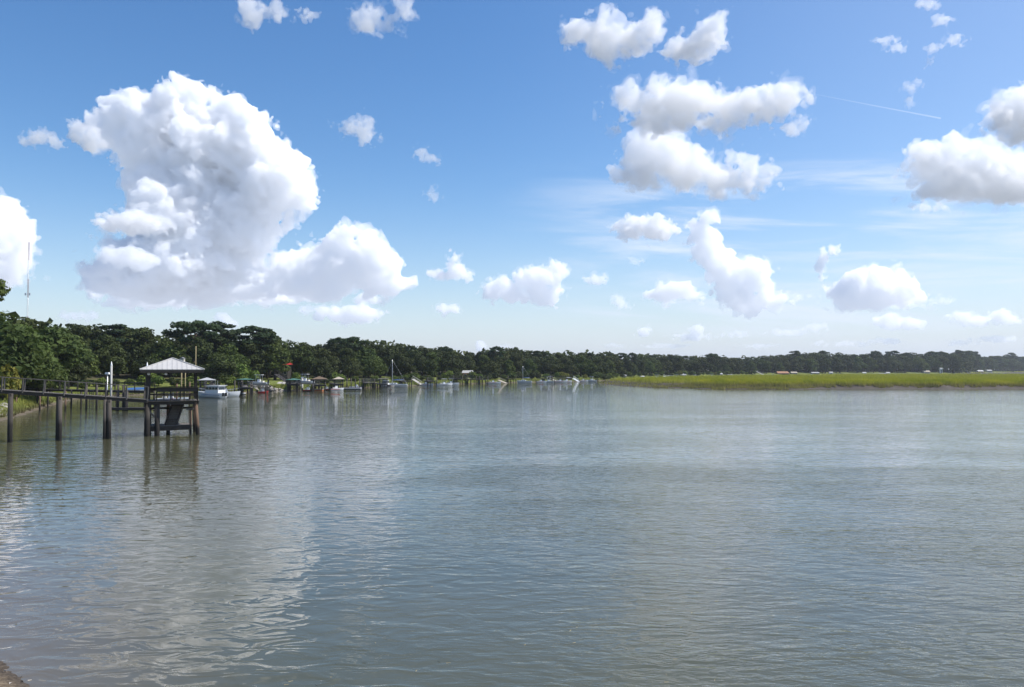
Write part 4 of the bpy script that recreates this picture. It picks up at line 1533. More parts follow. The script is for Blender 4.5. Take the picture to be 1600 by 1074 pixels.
def walkway(root, a, b, z, w=1.3, rail=True, wood='wood', step=3.2, pile=.13):
    """deck on piles from a to b (xy), local to root"""
    a, b = Vector((a[0], a[1], 0)), Vector((b[0], b[1], 0))
    d = (b - a).normalized()
    s = Vector((-d.y, d.x, 0)) * (w / 2)
    L_ = (b - a).length
    up = Vector((0, 0, z))
    MB().beam(a + up - Vector((0, 0, .03)), b + up - Vector((0, 0, .03)), w, .06).build('deck', M[wood], root)
    for k in (-1, 1):
        MB().beam(a + up + s * k * .85 - Vector((0, 0, .17)), b + up + s * k * .85 - Vector((0, 0, .17)), .08, .2).build('deck_beam', M['dark_wood'], root)
    n = max(1, int(L_ / step))
    for i in range(n + 1):
        p = a.lerp(b, i / n)
        for k in (-1, 1):
            q = p + s * k
            m_ = MB()
            m_.tube([(q.x, q.y, -2), (q.x + DR.uniform(-.05, .05), q.y, z + .02)], [pile, pile * .95], 7)
            m_.build('pile', M['pile'], root, True)
    if rail:
        for k in (-1, 1):
            MB().beam(a + up + s * k + Vector((0, 0, 1.0)), b + up + s * k + Vector((0, 0, 1.0)), .1, .05).build('handrail', M[wood], root)
            for i in range(int(L_ / 1.8) + 1):
                p = a.lerp(b, min(1, i * 1.8 / L_)) + s * k
                MB().box((p.x, p.y, z + .5), (.08, .08, 1.0)).build('rail_post', M[wood], root)


def pole(px, row_top, row_base, Y, w, mat, name, label, cat, cap=None, group=None):
    base = wat(px, row_base) if Y is None else at(px, row_base, Y)
    top = at(px, row_top, base.y)
    r = empty(name, (base.x, base.y, 0), 0, label, cat, group)
    h = top.z
    hw = w / 2 * base.y / FPX
    mb = MB()
    z0 = -1.5
    mb.tube([(0, 0, z0), (0, 0, h - (hw * 4 if cap == 'cone' else 0))], [hw, hw * .94], 10)
    mb.build('pole', M[mat], r, True)
    if cap == 'cone':
        mb = MB()
        mb.tube([(0, 0, h - hw * 4), (0, 0, h - hw * 3.8), (0, 0, h)], [hw * .96, hw * .96, .02], 10)
        mb.build('cone_cap', M['white'], r, True)
    if cap == 'box':
        MB().box((.1, 0, h + .25), (.62, .5, .55)).build('nest_box', M['cream'], r)
        rb = MB()
        rb.add([(-.3, -.35, h + .53), (.5, -.35, h + .53), (.5, .35, h + .53), (-.3, .35, h + .53), (.1, -.35, h + .75), (.1, .35, h + .75)], [(0, 1, 4), (3, 5, 2), (0, 4, 5, 3), (4, 1, 2, 5), (0, 3, 2, 1)])
        rb.build('box_roof', M['grey_roof'], r)
    if cap == 'lamp':
        MB().box((0, 0, h + .12), (.5, .4, .26), taper=.8).build('lamp_head', M['white'], r)
    return r


# the neighbour's low dock behind the long pier
def neighbour_dock():
    c = wat(200, 641)
    root = empty('low_dock', (c.x, c.y, 0), 0, 'neighbouring dark wooden dock with boat lift posts seen behind the long pier', 'dock')
    a = at(215, 612, c.y) - Vector((c.x, c.y, 0))
    walkway(root, (a.x + 1.5, 0), (-22, 12), 2.35, 1.4, True, 'dark_wood', 5.5, .11)
    MB().box((1.0, -1.0, .22), (5.6, 1.8, .28)).build('floating_landing', M['dark_wood'], root)
    # ladder
    lx = at(148, 640, c.y).x - c.x
    for s in (-.22, .22):
        MB().box((lx + s, -.8, .9), (.06, .06, 3.0)).build('ladder_rail', M['dark_wood'], root)
    for k in range(7):
        MB().box((lx, -.8, .15 + k * .38), (.38, .05, .05)).build('ladder_rung', M['wood'], root)
    for px in (141, 157, 190, 198):
        x = at(px, 640, c.y).x - c.x
        mb = MB()
        mb.tube([(x, -.9, -2), (x, -.9, 3.1)], .12, 8)
        mb.build('pile', M['pile'], root, True)
    x = at(203, 640, c.y).x - c.x
    mb = MB()
    mb.tube([(x, -1.0, -2), (x, -1.0, 2.3)], .25, 10)
    mb.build('pile', M['pile'], root, True)
    return root


neighbour_dock()
pole(173, 565, 640, None, 3.3, 'pale_pile', 'mooring_pile', 'tall pale piling with pointed white cap rising above the long pier', 'piling', 'cone', 'pale pointed pilings')
pole(229, 566, 637, None, 3.6, 'pale_pile', 'mooring_pile', 'pale pointed piling partly hidden by the left edge of the pavilion roof', 'piling', 'cone', 'pale pointed pilings')
pole(167, 585, 638, None, 1.8, 'alu', 'dock_lamp', 'small white lamp on a thin post left of the pale pointed piling', 'lamp post', 'lamp')
pole(283, 566, 628, None, 2.2, 'yellow_pole', 'bird_box_pole', 'wooden bird box on a yellow pole showing above the pavilion roof', 'bird box', 'box')
pole(305, 541, 630, None, 1.5, 'yellow_pole', 'flag_pole', 'tall thin bare pole rising behind the right corner of the pavilion roof', 'pole')
pole(289, 578, 627, None, 1.6, 'yellow_pole', 'mooring_pile', 'thin yellow pile seen inside the pavilion beside the bird box pole', 'piling')
for k, (px, rt, lb) in enumerate(((25, 612, 'short brown stake by the bank just right of the first pier pile'), (62, 612, 'short brown stake standing in the water near the left lawn'), (102, 611, 'short dark stake in the water, second from the left lawn'), (276, 600, 'grey pile seen through the pavilion rail left of the yellow pole'),
                                  (296, 597, 'grey pile seen through the pavilion rail near its right post'))):
    pole(px, rt, 642 if k < 3 else 632, None, 2.6, 'brown_pile', 'mooring_pile', lb, 'piling', None)


# ------------------------------------------------------------------ boats
def hull_mesh(L_, B_, H_, sheer=.35, bow=.95):
    """planked hull: open-topped loft from transom to bow, x forward"""
    ns = 9
    prof = []
    for i in range(ns):
        t = i / (ns - 1)
        b = B_ / 2 * (1 - max(0, (t - .45) / .55) ** 2.2) * (.88 + .12 * min(1, t * 3))
        z = H_ * (1 + sheer * t ** 2)
        x = -L_ / 2 + L_ * t
        k = -.22 * (1 - t ** 3)
        rake = .12 * L_ * max(0, (t - .7) / .3) * .5
        prof.append([(x + rake, -b, z), (x + rake * .6, -b * .93, z * .45), (x, -b * .55, -.05), (x - rake * .3, 0, k), (x, b * .55, -.05), (x + rake * .6, b * .93, z * .45), (x + rake, b, z)])
    mb = MB()
    V = [p for r in prof for p in r]
    F = []
    for i in range(ns - 1):
        for j in range(6):
            F.append((i * 7 + j, i * 7 + j + 1, (i + 1) * 7 + j + 1, (i + 1) * 7 + j))
    F.append(tuple(range(7))[::-1])
    mb.add(V, F)
    dk = MB()
    V = []
    for r in prof:
        V += [(r[0][0], r[0][1] * .96, r[0][2] - .06), (r[6][0], r[6][1] * .96, r[6][2] - .06)]
    dk.add(V, [(2 * i, 2 * i + 2, 2 * i + 3, 2 * i + 1) for i in range(ns - 1)])
    return mb, dk


def boat(kind, px, row, rz, label, L_=5.5, hull='gel', group=None, z=0.0, cat=None, Y=None, trim=None):
    p = wat(px, row) if Y is None else at(px, row, Y)
    r = empty({'sail': 'sailboat', 'cruiser': 'cabin_cruiser', 'motor': 'motorboat', 'kayak': 'kayak', 'covered': 'covered_boat'}[kind], (p.x, p.y, z), rz, label, cat or {'sail': 'sailboat', 'kayak': 'kayak'}.get(kind, 'boat'), group)
    B_ = L_ * (.33 if kind != 'kayak' else .14)
    H_ = {'sail': .75, 'cruiser': .85, 'motor': .6, 'kayak': .28, 'covered': .6}[kind] * (L_ / 6) ** .5
    hb, dk = hull_mesh(L_, B_, H_)
    hb.build('hull', M[hull], r, True)
    dk.build('deck', M['white' if kind != 'kayak' else hull], r)
    if kind in ('cruiser', 'motor', 'sail', 'covered'):
        st = MB()
        for s in (-1, 1):
            st.beam((-L_ / 2, s * B_ * .46, H_ * .62), (L_ * .2, s * B_ * .505, H_ * .72), .04, .07)
        st.build('rub_rail', M[trim or 'black'], r)
    if kind == 'cruiser':
        ch = 1.25
        cb = MB()
        cl = L_ * .52
        x0 = -L_ * .16
        zb = H_ + .02
        cb.add([(x0 - cl / 2, -B_ * .40, zb), (x0 + cl / 2 + .3, -B_ * .36, zb), (x0 + cl / 2 + .3, B_ * .36, zb), (x0 - cl / 2, B_ * .40, zb),
                (x0 - cl / 2 + .12, -B_ * .36, zb + ch), (x0 + cl / 2 - .35, -B_ * .32, zb + ch), (x0 + cl / 2 - .35, B_ * .32, zb + ch), (x0 - cl / 2 + .12, B_ * .36, zb + ch)],
               [(0, 3, 2, 1), (4, 5, 6, 7), (0, 1, 5, 4), (1, 2, 6, 5), (2, 3, 7, 6), (3, 0, 4, 7)])
        c_ = cb.build('cabin', M['white'], r)
        for s in (-1, 1):
            for k in range(4):
                xx = x0 - cl * .36 + k * cl * .235
                MB().box((xx, s * B_ * .378, zb + ch * .64), (cl * .19, .05, ch * .34)).build('window', M['window'], c_)
        for k in range(3):
            yy = (k - 1) * B_ * .23
            MB().box((x0 - cl / 2 + .05, yy, zb + ch * .64), (.07, B_ * .19, ch * .34)).build('window', M['window'], c_)
            MB().box((x0 + cl / 2 - .03, yy * .95, zb + ch * .62), (.07, B_ * .18, ch * .36), 0, -.42).build('windscreen', M['window'], c_)
        MB().box((x0 - .02, 0, zb + ch + .035), (cl + .2, B_ * .80, .06)).build('cabin_roof', M['white'], r)
        rl = MB()
        for s in (-1, 1):
            rl.tube([(x0 + cl / 2, s * B_ * .38, H_ + .5), (L_ * .40, s * B_ * .25, H_ * 1.2 + .5), (L_ * .5, 0, H_ * 1.3 + .5)], .025, 5)
            for t in (0, .5, 1):
                rl.tube([(x0 + cl / 2 + (L_ * .2) * t, s * B_ * (.38 - .12 * t), H_), (x0 + cl / 2 + (L_ * .2) * t, s * B_ * (.38 - .12 * t), H_ * 1.1 + .5)], .02, 5)
        rl.build('bow_rail', M['alu'], r)
        MB().tube([(x0 - .3, .3, zb + ch), (x0 - .3, .3, zb + ch + .9)], .025, 5).build('antenna', M['alu'], r)
        for s in (-.3, .3):
            MB().box((-L_ / 2 - .2, s, H_ * .75), (.36, .26, .6), taper=.8).build('outboard_motor', M['black'], r)
    elif kind == 'motor':
        MB().box((-.1, 0, H_ + .25), (.7, B_ * .36, .7), taper=.8).build('console', M['white'], r)
        MB().box((.22, 0, H_ + .72), (.06, B_ * .34, .3), 0, -.35).build('windscreen', M['window'], r)
        MB().box((-L_ * .22, 0, H_ + .1), (.5, B_ * .5, .4)).build('seat', M['cream'], r)
        o_ = MB()
        o_.box((-L_ / 2 - .15, 0, H_ + .15), (.34, .28, .5), taper=.75)
        o_.box((-L_ / 2 - .15, 0, H_ * .3), (.16, .14, .7))
        o_.build('outboard_motor', M['black'], r)
        if trim != 'red':
            tb = MB()
            for sx in (-.7, .45):
                for s in (-1, 1):
                    tb.tube([(sx, s * B_ * .35, H_), (sx * .8, s * B_ * .3, H_ + 1.5)], .03, 5)
            tb.build('top_frame', M['alu'], r)
            MB().box((-.1, 0, H_ + 1.55), (1.6, B_ * .72, .07)).build('canopy', M['white'], r)
    elif kind == 'sail':
        cb = MB()
        cb.box((.1 * L_, 0, H_ + .16), (L_ * .36, B_ * .5, .42), taper=.82)
        c_ = cb.build('cabin', M['white'], r)
        for s in (-1, 1):
            for k in range(2):
                MB().box((.02 * L_ + k * .7, s * B_ * .235, H_ + .2), (.45, .05, .14)).build('window', M['window'], c_)
        MH = L_ * 1.05
        MB().tube([(.14 * L_, 0, H_), (.14 * L_, 0, H_ + MH)], [.07, .045], 7).build('mast', M['alu'], r, True)
        MB().tube([(.12 * L_, 0, H_ + 1.1), (-.34 * L_, 0, H_ + 1.15)], [.05, .05], 6).build('boom', M['alu'], r, True)
        MB().tube([(.1 * L_, 0, H_ + 1.22), (-.1 * L_, 0, H_ + 1.28), (-.33 * L_, 0, H_ + 1.24)], [.13, .12, .07], 7).build('furled_sail', M['blue'], r, True)
        wr = MB()
        for q in ((L_ * .52, 0, H_ * 1.35), (-L_ * .48, 0, H_), (.1 * L_, B_ * .48, H_), (.1 * L_, -B_ * .48, H_)):
            wr.tube([q, (.14 * L_, 0, H_ + MH * .98)], .012, 4)
        wr.build('rigging', M['alu'], r)
    elif kind == 'covered':
        cv = MB()
        ns, V, F = 7, [], []
        for i in range(ns):
            t = i / (ns - 1)
            b = B_ / 2 * (1.04 - .75 * max(0, (t - .4) / .6) ** 2)
            x = -L_ / 2 + L_ * t
            hz = H_ * (1 + .35 * t * t)
            V += [(x, -b, hz), (x, -b * .5, hz + .32), (x, 0, hz + .45 - .2 * abs(t - .45)), (x, b * .5, hz + .32), (x, b, hz)]
        for i in range(ns - 1):
            for j in range(4):
                F.append((i * 5 + j, i * 5 + j + 1, (i + 1) * 5 + j + 1, (i + 1) * 5 + j))
        cv.add(V, F)
        cv.build('cover', M[trim or 'blue'], r, True)
    elif kind == 'kayak':
        MB().box((-.1, 0, H_ + .02), (.9, B_ * .6, .06)).build('cockpit', M['black'], r)
    return r


def shelter(px, row, width_px, eave_row, apex_row, roof_mat, label, deck_z=1.5, walk=True, rz=.25, rail=True, depth=None, posts=.11, flat=False, cat='gazebo', boards='wood'):
    """roofed dock head on piles with a walkway to the bank"""
    p = wat(px, row)
    Y = p.y
    k = Y / FPX
    w = width_px * k
    d = depth or w * .9
    ez = CAMH - (eave_row - HORIZON) * k
    ah = max(.12, (eave_row - apex_row) * k)
    r = empty('boat_shelter' if flat else 'dock_gazebo', (p.x, Y, 0), rz, label, cat)
    if flat:
        MB().box((0, 0, ez + .06), (w, d, .14)).build('roof', roof_mat, r)
    else:
        hip_roof(w, d, ah, roof_mat, ez, r, fascia=.12)
    for sx in (-1, 1):
        for sy in (-1, 1):
            mb = MB()
            mb.tube([(sx * w * .36, sy * d * .36, -2), (sx * w * .36, sy * d * .36, ez - .02)], [posts * 1.1, posts], 8)
            mb.build('post', M['pile'], r, True)
    MB().box((0, 0, deck_z), (w * .84, d * .84, .12)).build('deck', M[boards], r)
    for sy in (-1, 1):
        MB().beam((-w * .42, sy * d * .38, deck_z - .2), (w * .42, sy * d * .38, deck_z - .2), .1, .22).build('deck_beam', M['dark_wood'], r)
    if rail:
        for a, b_ in (((-.4, -.4), (.4, -.4)), ((.4, -.4), (.4, .4)), ((-.4, .4), (.4, .4))):
            for zz in (1.0, .55):
                MB().beam((a[0] * w, a[1] * d, deck_z + zz), (b_[0] * w, b_[1] * d, deck_z + zz), .08, .07).build('rail', M['wood'], r)
    if walk:
        # straight back to the bank
        sy = shoreY(px) - Y + 12
        c, s = math.cos(-rz), math.sin(-rz)
        tgt = Vector((-(sy) * .35, sy, 0))
        tgt = Vector((tgt.x * c - tgt.y * s, tgt.x * s + tgt.y * c, 0))
        st = tgt.normalized() * d * .45
        walkway(r, (st.x, st.y), (tgt.x, tgt.y), deck_z, 1.2, True, boards, 3.5, .1)
    return r


def float_dock(px0, px1, row, label, mat='concrete', w=1.8, posts=3, trim=None, rz=None):
    a, b = wat(px0, row), wat(px1, row)
    c = (a + b) / 2
    r = empty('floating_dock', (c.x, c.y, 0), 0 if rz is None else rz, label, 'floating dock')
    L_ = (b - a).length
    MB().box((0, 0, .30), (L_, w, .14)).build('deck', M[mat], r)
    MB().box((0, 0, .10), (L_ * .97, w * .9, .24)).build('float_tub', M[trim or 'black'], r)
    for i in range(posts):
        x = -L_ / 2 + L_ * (i + .5) / posts
        mb = MB()
        mb.tube([(x, w * .5 + .14, -2), (x, w * .5 + .14, 2.0 + DR.uniform(0, 1.0))], .12, 7)
        mb.build('guide_pile', M['pile'], r, True)
    return r


def gangway(px0, row0, px1, row1, Y, label, mat='wood', w=1.1, group=None):
    a, b = at(px0, row0, Y + 3), at(px1, row1, Y)
    c = Vector((b.x, b.y, 0))
    r = empty('gangway', c, 0, label, 'gangway', group)
    a, b = a - c, b - c
    MB().beam(a, b, w, .1).build('deck', M[mat], r)
    for s in (-1, 1):
        off = Vector((0, s * w / 2, 0))
        MB().beam(a + off + Vector((0, 0, .95)), b + off + Vector((0, 0, .95)), .06, .06).build('handrail', M[mat], r)
        for t in (0.02, .25, .5, .75, .98):
            q = a.lerp(b, t) + off
            MB().box((q.x, q.y, q.z + .47), (.06, .06, .95)).build('rail_post', M[mat], r)
    return r


def boat_lift(px, row, wpx, top_row, label, rz=.2):
    p = wat(px, row)
    k = p.y / FPX
    w = wpx * k
    z = CAMH - (top_row - HORIZON) * k
    r = empty('boat_lift', (p.x, p.y, 0), rz, label, 'boat lift')
    for sx in (-1, 1):
        for sy in (-1, 1):
            mb = MB()
            mb.tube([(sx * w / 2, sy * 1.5, -2), (sx * w / 2, sy * 1.5, z)], .13, 8)
            mb.build('pile', M['pile'], r, True)
    for sy in (-1, 1):
        MB().beam((-w / 2 - .3, sy * 1.5, z + .1), (w / 2 + .3, sy * 1.5, z + .1), .16, .2).build('top_beam', M['wood'], r)
    for sx in (-.5, .5):
        MB().beam((sx * w * .6, -1.5, 1.3), (sx * w * .6, 1.5, 1.3), .14, .18).build('cradle', M['alu'], r)
    return r


M['mast_red'] = material('faded_red_steel', (0.33, 0.14, 0.12), 0.6, 0.2, 1)
# ---- shore furniture, left to right
boat('covered', 214, 628, .1, 'boat under a blue cover on the low dock behind the long pier', 2.4, 'gel', z=2.05, Y=104, trim='blue').scale.z = .6
boat('motor', 268, 628, .2, 'white skiff seen low through the pavilion railing', 4.6, 'gel', z=.0, trim='red')
shelter(323, 617, 26, 594, 590, M['white_roof'], 'white roofed boat shelter behind the cabin cruiser', 1.4, rz=.3)
boat('cruiser', 330, 622, 2.65, 'white cabin cruiser with a row of dark side windows just right of the pavilion', 6.2, 'gel', trim='blue')
boat('cruiser', 350, 620.5, .35, 'smaller white cabin boat moored close behind the long windowed cruiser', 5.0, 'gel')
float_dock(358, 382, 617.0, 'pale floating dock right of the two white cabin boats', 'white', 1.6, 2)
shelter(383, 618, 24, 593, 591.5, M['green_roof'], 'small green roofed dock on thin posts right of the cabin boats', 1.5, rz=.15)
boat_lift(405, 614.5, 22, 602, 'boat lift with four dark piles beside the small green roofed dock')
boat('motor', 404, 612, 2.9, 'white boat raised on the lift beside the small green roofed dock', 4.2, 'gel', z=1.75, Y=163, trim='black')
boat('motor', 411, 614.5, .2, 'little red jon boat at the water by the boat lift', 2.0, 'red', trim='red')
gangway(405, 605, 428, 611, 168, 'dark gangway running from the boat lift down to the sandy landing', 'dark_wood')
gangway(432, 585, 448, 596.5, 172, 'dark timber stair descending the bank above the sandy landing', 'dark_wood', 1.3)
shelter(459, 612.5, 22, 593.5, 591.5, M['green_roof'], 'larger green roofed dock right of the sandy landing', 1.7, rz=.1, boards='dark_wood')
boat('motor', 476, 611, 2.8, 'white boat held up on a lift right of the larger green roof', 4.4, 'gel', z=1.8, Y=176, trim='black')
boat_lift(477, 612, 24, 600, 'boat lift with cross beams right of the larger green roofed dock')
pole(472, 591, 612, 182, 3.5, 'cream', 'dock_lamp', 'short pale box lamp post between the green roof and the brown gazebo', 'lamp post', 'lamp')
shelter(499, 611, 24, 592.5, 588, M['brown_roof'], 'brown roofed gazebo with wide eaves on the dock', 1.4, rz=.2)
float_dock(489, 505, 610.8, 'floating dock with orange side in front of the brown gazebo', 'tan_roof', 1.5, 1, 'orange')
boat('motor', 482, 612, .1, 'dark low boat moored left of the orange sided float', 2.4, 'black', trim='red')
shelter(529, 609.5, 18, 592.5, 588.8, M['tan_roof'], 'tan roofed gazebo with pale hip roof right of the brown one', 1.4, rz=.2)
boat('motor', 526, 610.2, .6, 'white boat with raised bow in front of the tan roofed gazebo', 3.2, 'gel', trim='red')
float_dock(531, 564, 608.8, 'long pale floating dock right of the tan roofed gazebo', 'white', 1.4, 5)
boat('motor', 511, 610.4, .1, 'dark grey low skiff between the two gazebos', 2.2, 'black', trim='red')
boat('motor', 556, 607.6, 3.0, 'small white skiff tied behind the long floating dock', 3.2, 'gel', trim='red')
shelter(599, 607, 16, 592.3, 591.6, M['tan_roof'], 'flat roofed boat lift shelter by the tall masted sailboat', 1.2, rz=.15, flat=True, cat='boat shelter')
boat('cruiser', 600, 605.6, 2.5, 'white boat with dark cabin windows under the flat roofed shelter', 3.6, 'gel')
boat('motor', 609, 605.3, .3, 'small cream launch between the flat shelter and the sailboat', 2.4, 'cream', trim='red')
boat('sail', 618, 605, 3.2, 'larger sailboat with one tall bare mast at the left shore', 6.6, 'gel')
walk = None


def small_dock(px, row, length, label, z=1.4, rz=0.0, mat='wood', w=1.3, rail=True):
    p = wat(px, row)
    r = empty('dock', (p.x, p.y, 0), rz, label, 'dock')
    walkway(r, (0, 0), (-length * .3, length), z, w, rail, mat, 3.4, .11)
    MB().box((0, -.6, z - .02), (3.2, 2.0, .12)).build('dock_head', M[mat], r)
    for sx in (-1.4, 1.4):
        mb = MB()
        mb.tube([(sx, -1.4, -2), (sx, -1.4, z + 1.1)], .13, 7)
        mb.build('pile', M['pile'], r, True)
    return r


small_dock(578, 607.4, 16, 'wooden dock with rails between the long float and the flat shelter', 1.5)
small_dock(636, 604.6, 14, 'dock of dark posts just right of the larger sailboat', 1.5, mat='dark_wood')
gangway(645, 592.5, 659, 601.5, 236, 'pale sloping gangway leading down to a small white boat', 'concrete', 1.2)
boat('motor', 666, 602.8, .1, 'small low white boat at the foot of the pale sloping gangway', 4.0, 'gel', trim='red')
small_dock(676, 602.8, 14, 'grey dock between the gangway and the moored motorboats', 1.4)
boat('motor', 694, 603, .5, 'white motorboat with raised top, nearer of a moored pair', 5.0, 'gel')
boat('motor', 705, 601.6, .1, 'white motorboat with dark trim, farther of a moored pair', 4.6, 'gel')
small_dock(716, 600.8, 12, 'timber dock right of the pair of moored motorboats', 1.9)
small_dock(738, 600.4, 12, 'timber dock below the small house with orange walls', 1.7)
small_dock(756, 599.8, 12, 'grey dock left of the lone low motorboat', 1.5)
boat('motor', 771, 599.8, .1, 'lone low white motorboat left of the distant sailboat', 4.8, 'gel', trim='red')
gangway(779, 594, 791, 599, 275, 'pale gangway between the lone motorboat and the distant sailboat', 'tan_roof', 1.4)
small_dock(800, 598.6, 12, 'dark piled dock just left of the distant sailboat', 1.5, mat='dark_wood')
boat('sail', 820, 598.6, 3.0, 'distant sailboat with slim mast in the middle of the far shore', 5.2, 'gel')
boat('motor', 846, 598.2, .1, 'tiny white boat first right of the distant sailboat', 3.6, 'gel', trim='red')
boat('motor', 857, 597.9, 3.0, 'tiny white covered boat second right of the distant sailboat', 4.0, 'gel')
gangway(860, 591.8, 871, 597.0, 298, 'steep white gangway second right of the distant sailboat', 'concrete', 1.3)
shelter(860, 597.4, 8, 588.4, 587.4, M['grey_roof'], 'tiny grey roofed dock shelter above the white gangway', 1.3, rz=.1)
boat('motor', 876, 597.6, .1, 'tiny low white boat right of the steep white gangway', 4.6, 'gel', trim='red')
shelter(889, 597.2, 9, 590.5, 589.4, M['white_roof'], 'tiny white roofed dock shelter left of the marsh tip', 1.3, rz=.1)
gangway(896, 591.5, 904, 596.5, 306, 'thin white gangway left of the marsh tip', 'white', 1.2)
boat('motor', 886, 597.4, .3, 'tiny white boat under the white dock shelter near the marsh tip', 3.6, 'gel', trim='red')
boat('motor', 924, 596.4, 2.8, 'white boat with high bow beside the marsh tip', 4.4, 'gel')
boat('motor', 912, 596.6, .1, 'tiny blue white boat left of the high bowed boat', 3.4, 'gel', trim='red')


# ------------------------------------------------------------------ houses
def house(px, row_base, Y, wpx, hpx, roof_px, wall, roof, label, cat='house', gable=True, nwin=2, depth=7.0, rz=0.0, chimney=False):
    k = Y / FPX
    p = at(px, row_base, Y)
    w, h, rh = wpx * k, hpx * k, roof_px * k
    g = float(land_h(np.array([p.x]), np.array([Y]))[0])
    r = empty('house', (p.x, Y, min(g, p.z) - .1), rz, label, cat)
    z0 = max(0, p.z - g) * 0
    h = h + (p.z - r.location.z)
    MB().box((0, 0, h / 2), (w, depth, h)).build('wall', wall, r)
    rb = MB()
    ow, od = w / 2 + .4, depth / 2 + .4
    if gable:
        rb.add([(-ow, -od, h + .004), (ow, -od, h + .004), (ow, od, h + .004), (-ow, od, h + .004), (-ow * .92, 0, h + rh), (ow * .92, 0, h + rh)], [(0, 1, 5, 4), (2, 3, 4, 5), (1, 2, 5), (3, 0, 4), (0, 3, 2, 1)])
    else:
        rb.add([(-ow, -od, h + .004), (ow, -od, h + .004), (ow, od, h + .004), (-ow, od, h + .004), (-ow * .3, 0, h + rh), (ow * .3, 0, h + rh)], [(0, 1, 5, 4), (2, 3, 4, 5), (1, 2, 5), (3, 0, 4), (0, 3, 2, 1)])
    rr = rb.build('roof', roof, r)
    if chimney:
        MB().box((w * .25, .8, h + rh), (.8, .8, 1.4)).build('chimney', M['brick'], rr)
    for i in range(nwin):
        x = -w / 2 + w * (i + .5) / nwin
        f = MB().box((x, -depth / 2 - .03, h * .58), (w / nwin * .5 + .12, .08, h * .38 + .12)).build('window', M['white'], r)
        MB().box((x, -depth / 2 - .08, h * .58), (w / nwin * .5, .04, h * .38)).build('pane', M['window'], f)
    MB().box((w * .02, -depth / 2 - .03, h * .34), (.9, .07, h * .66)).build('door', M['dark_wood'], r)
    return r


house(118, 594, 205, 20, 9, 4, M['brick'], M['grey_roof'], 'brick house half hidden under the dark oaks above the left lawn', nwin=3)
house(152, 591, 208, 22, 7, 4, M['cream'], M['grey_roof'], 'low cream house glimpsed between tree trunks behind the long pier', nwin=4)
house(385, 570, 225, 12, 6, 3, M['cream'], M['grey_roof'], 'pale house glimpsed through the trees above the rock slope')
house(449, 573, 206, 7, 3, 3.5, M['dark_wood'], M['red'], 'small bright red roofed cabin among the dark trees', 'cabin', nwin=1, depth=4)
house(731, 592, 292, 14, 9, 4, M['brick'], M['white_roof'], 'small house with orange walls and pale roof on the bank')
house(835, 584, 335, 4, 3, 2, M['white'], M['white_roof'], 'tiny white gable showing among the dark trees right of the distant sailboat', 'cottage', nwin=1, depth=4)
for i, (px, row, wpx, hpx, rpx, wall, roof, lab, cat) in enumerate((
        (974, 591, 8, 3, 2.5, 'cream', 'grey_roof', 'low grey roofed house first beyond the marsh tip', 'house'),
        (1003, 591, 6, 2, 1.5, 'cream', 'white_roof', 'tiny flat white house second beyond the marsh tip', 'house'),
        (1047, 590.5, 7, 3, 2.5, 'white', 'white_roof', 'small white boathouse left of the widest white dock roof', 'boathouse'),
        (1067, 590.5, 8, 4, 3, 'grey_roof', 'white_roof', 'white gabled boathouse with grey side above the marsh', 'boathouse'),
        (1087, 590, 6, 3, 2, 'cream', 'white_roof', 'tiny cream house third white roof beyond the marsh', 'house'),
        (1124, 589, 8, 4, 2, 'grey_roof', 'white_roof', 'grey boathouse with white roof above the narrow channel', 'boathouse'),
        (1139, 589, 8, 3, 1.5, 'dark_wood', 'grey_roof', 'dark low boathouse right of the grey one', 'boathouse'),
        (1222, 587.5, 17, 4, 3, 'dark_wood', 'rust_roof', 'wide dock house with rusty tan roof above the marsh', 'dock house'),
        (1240, 587, 9, 4, 2, 'grey_roof', 'tan_roof', 'grey dock shed joined right of the rusty roof', 'shed'),
        (1273, 587, 11, 4, 1.5, 'grey_roof', 'white_roof', 'open shelter with bright white roof right of the rusty one', 'shelter'),
        (1298, 586.5, 5, 4, 1.5, 'white', 'white_roof', 'small square white boathouse right of the bright white roof', 'boathouse'),
        (1350, 585.5, 5, 2.5, 1.5, 'white', 'white_roof', 'tiny white domed roof over the middle of the marsh', 'boathouse'),
        (1387, 585.5, 5, 2.5, 1.5, 'white', 'white_roof', 'tiny white house second past the middle of the marsh', 'house'),
        (1378, 586, 12, 1.8, 1, 'concrete', 'grey_roof', 'long low grey dock shed in the far middle marsh edge', 'shed'),
        (1447, 584.5, 9, 3, 2.5, 'cream', 'tan_roof', 'cream cottage with tan gable under the far right pines', 'cottage'),
        (1470, 580, 3.5, 4, 1, 'white', 'white_roof', 'narrow white tower like house between far right pines', 'house'),
        (1513, 583.5, 5, 2.5, 1.5, 'cream', 'grey_roof', 'tiny cream house left of the gap in the far trees', 'house'),
        (1531, 583.5, 8, 3, 2, 'brick', 'white_roof', 'low brick house at the gap in the far trees', 'house'),
        (1545, 582.5, 7, 3, 1.5, 'cream', 'white_roof', 'low cream house right of the gap in the far trees', 'house'))):
    Yh = shoreY(px) + 9
    house(px, row, Yh, wpx, hpx, rpx, M[wall], M[roof], lab, cat, nwin=2 if wpx > 6 else 1, depth=min(8, wpx * Yh / FPX * .8))
gangway(1182, 580.8, 1194, 586.5, shoreY(1185) - 4, 'wide pale grey gangway rising behind the marsh', 'concrete', 2.2)
gangway(1037, 588, 1046, 591.5, 455, 'short white gangway beyond the marsh near the small white boathouse', 'white', 1.6)
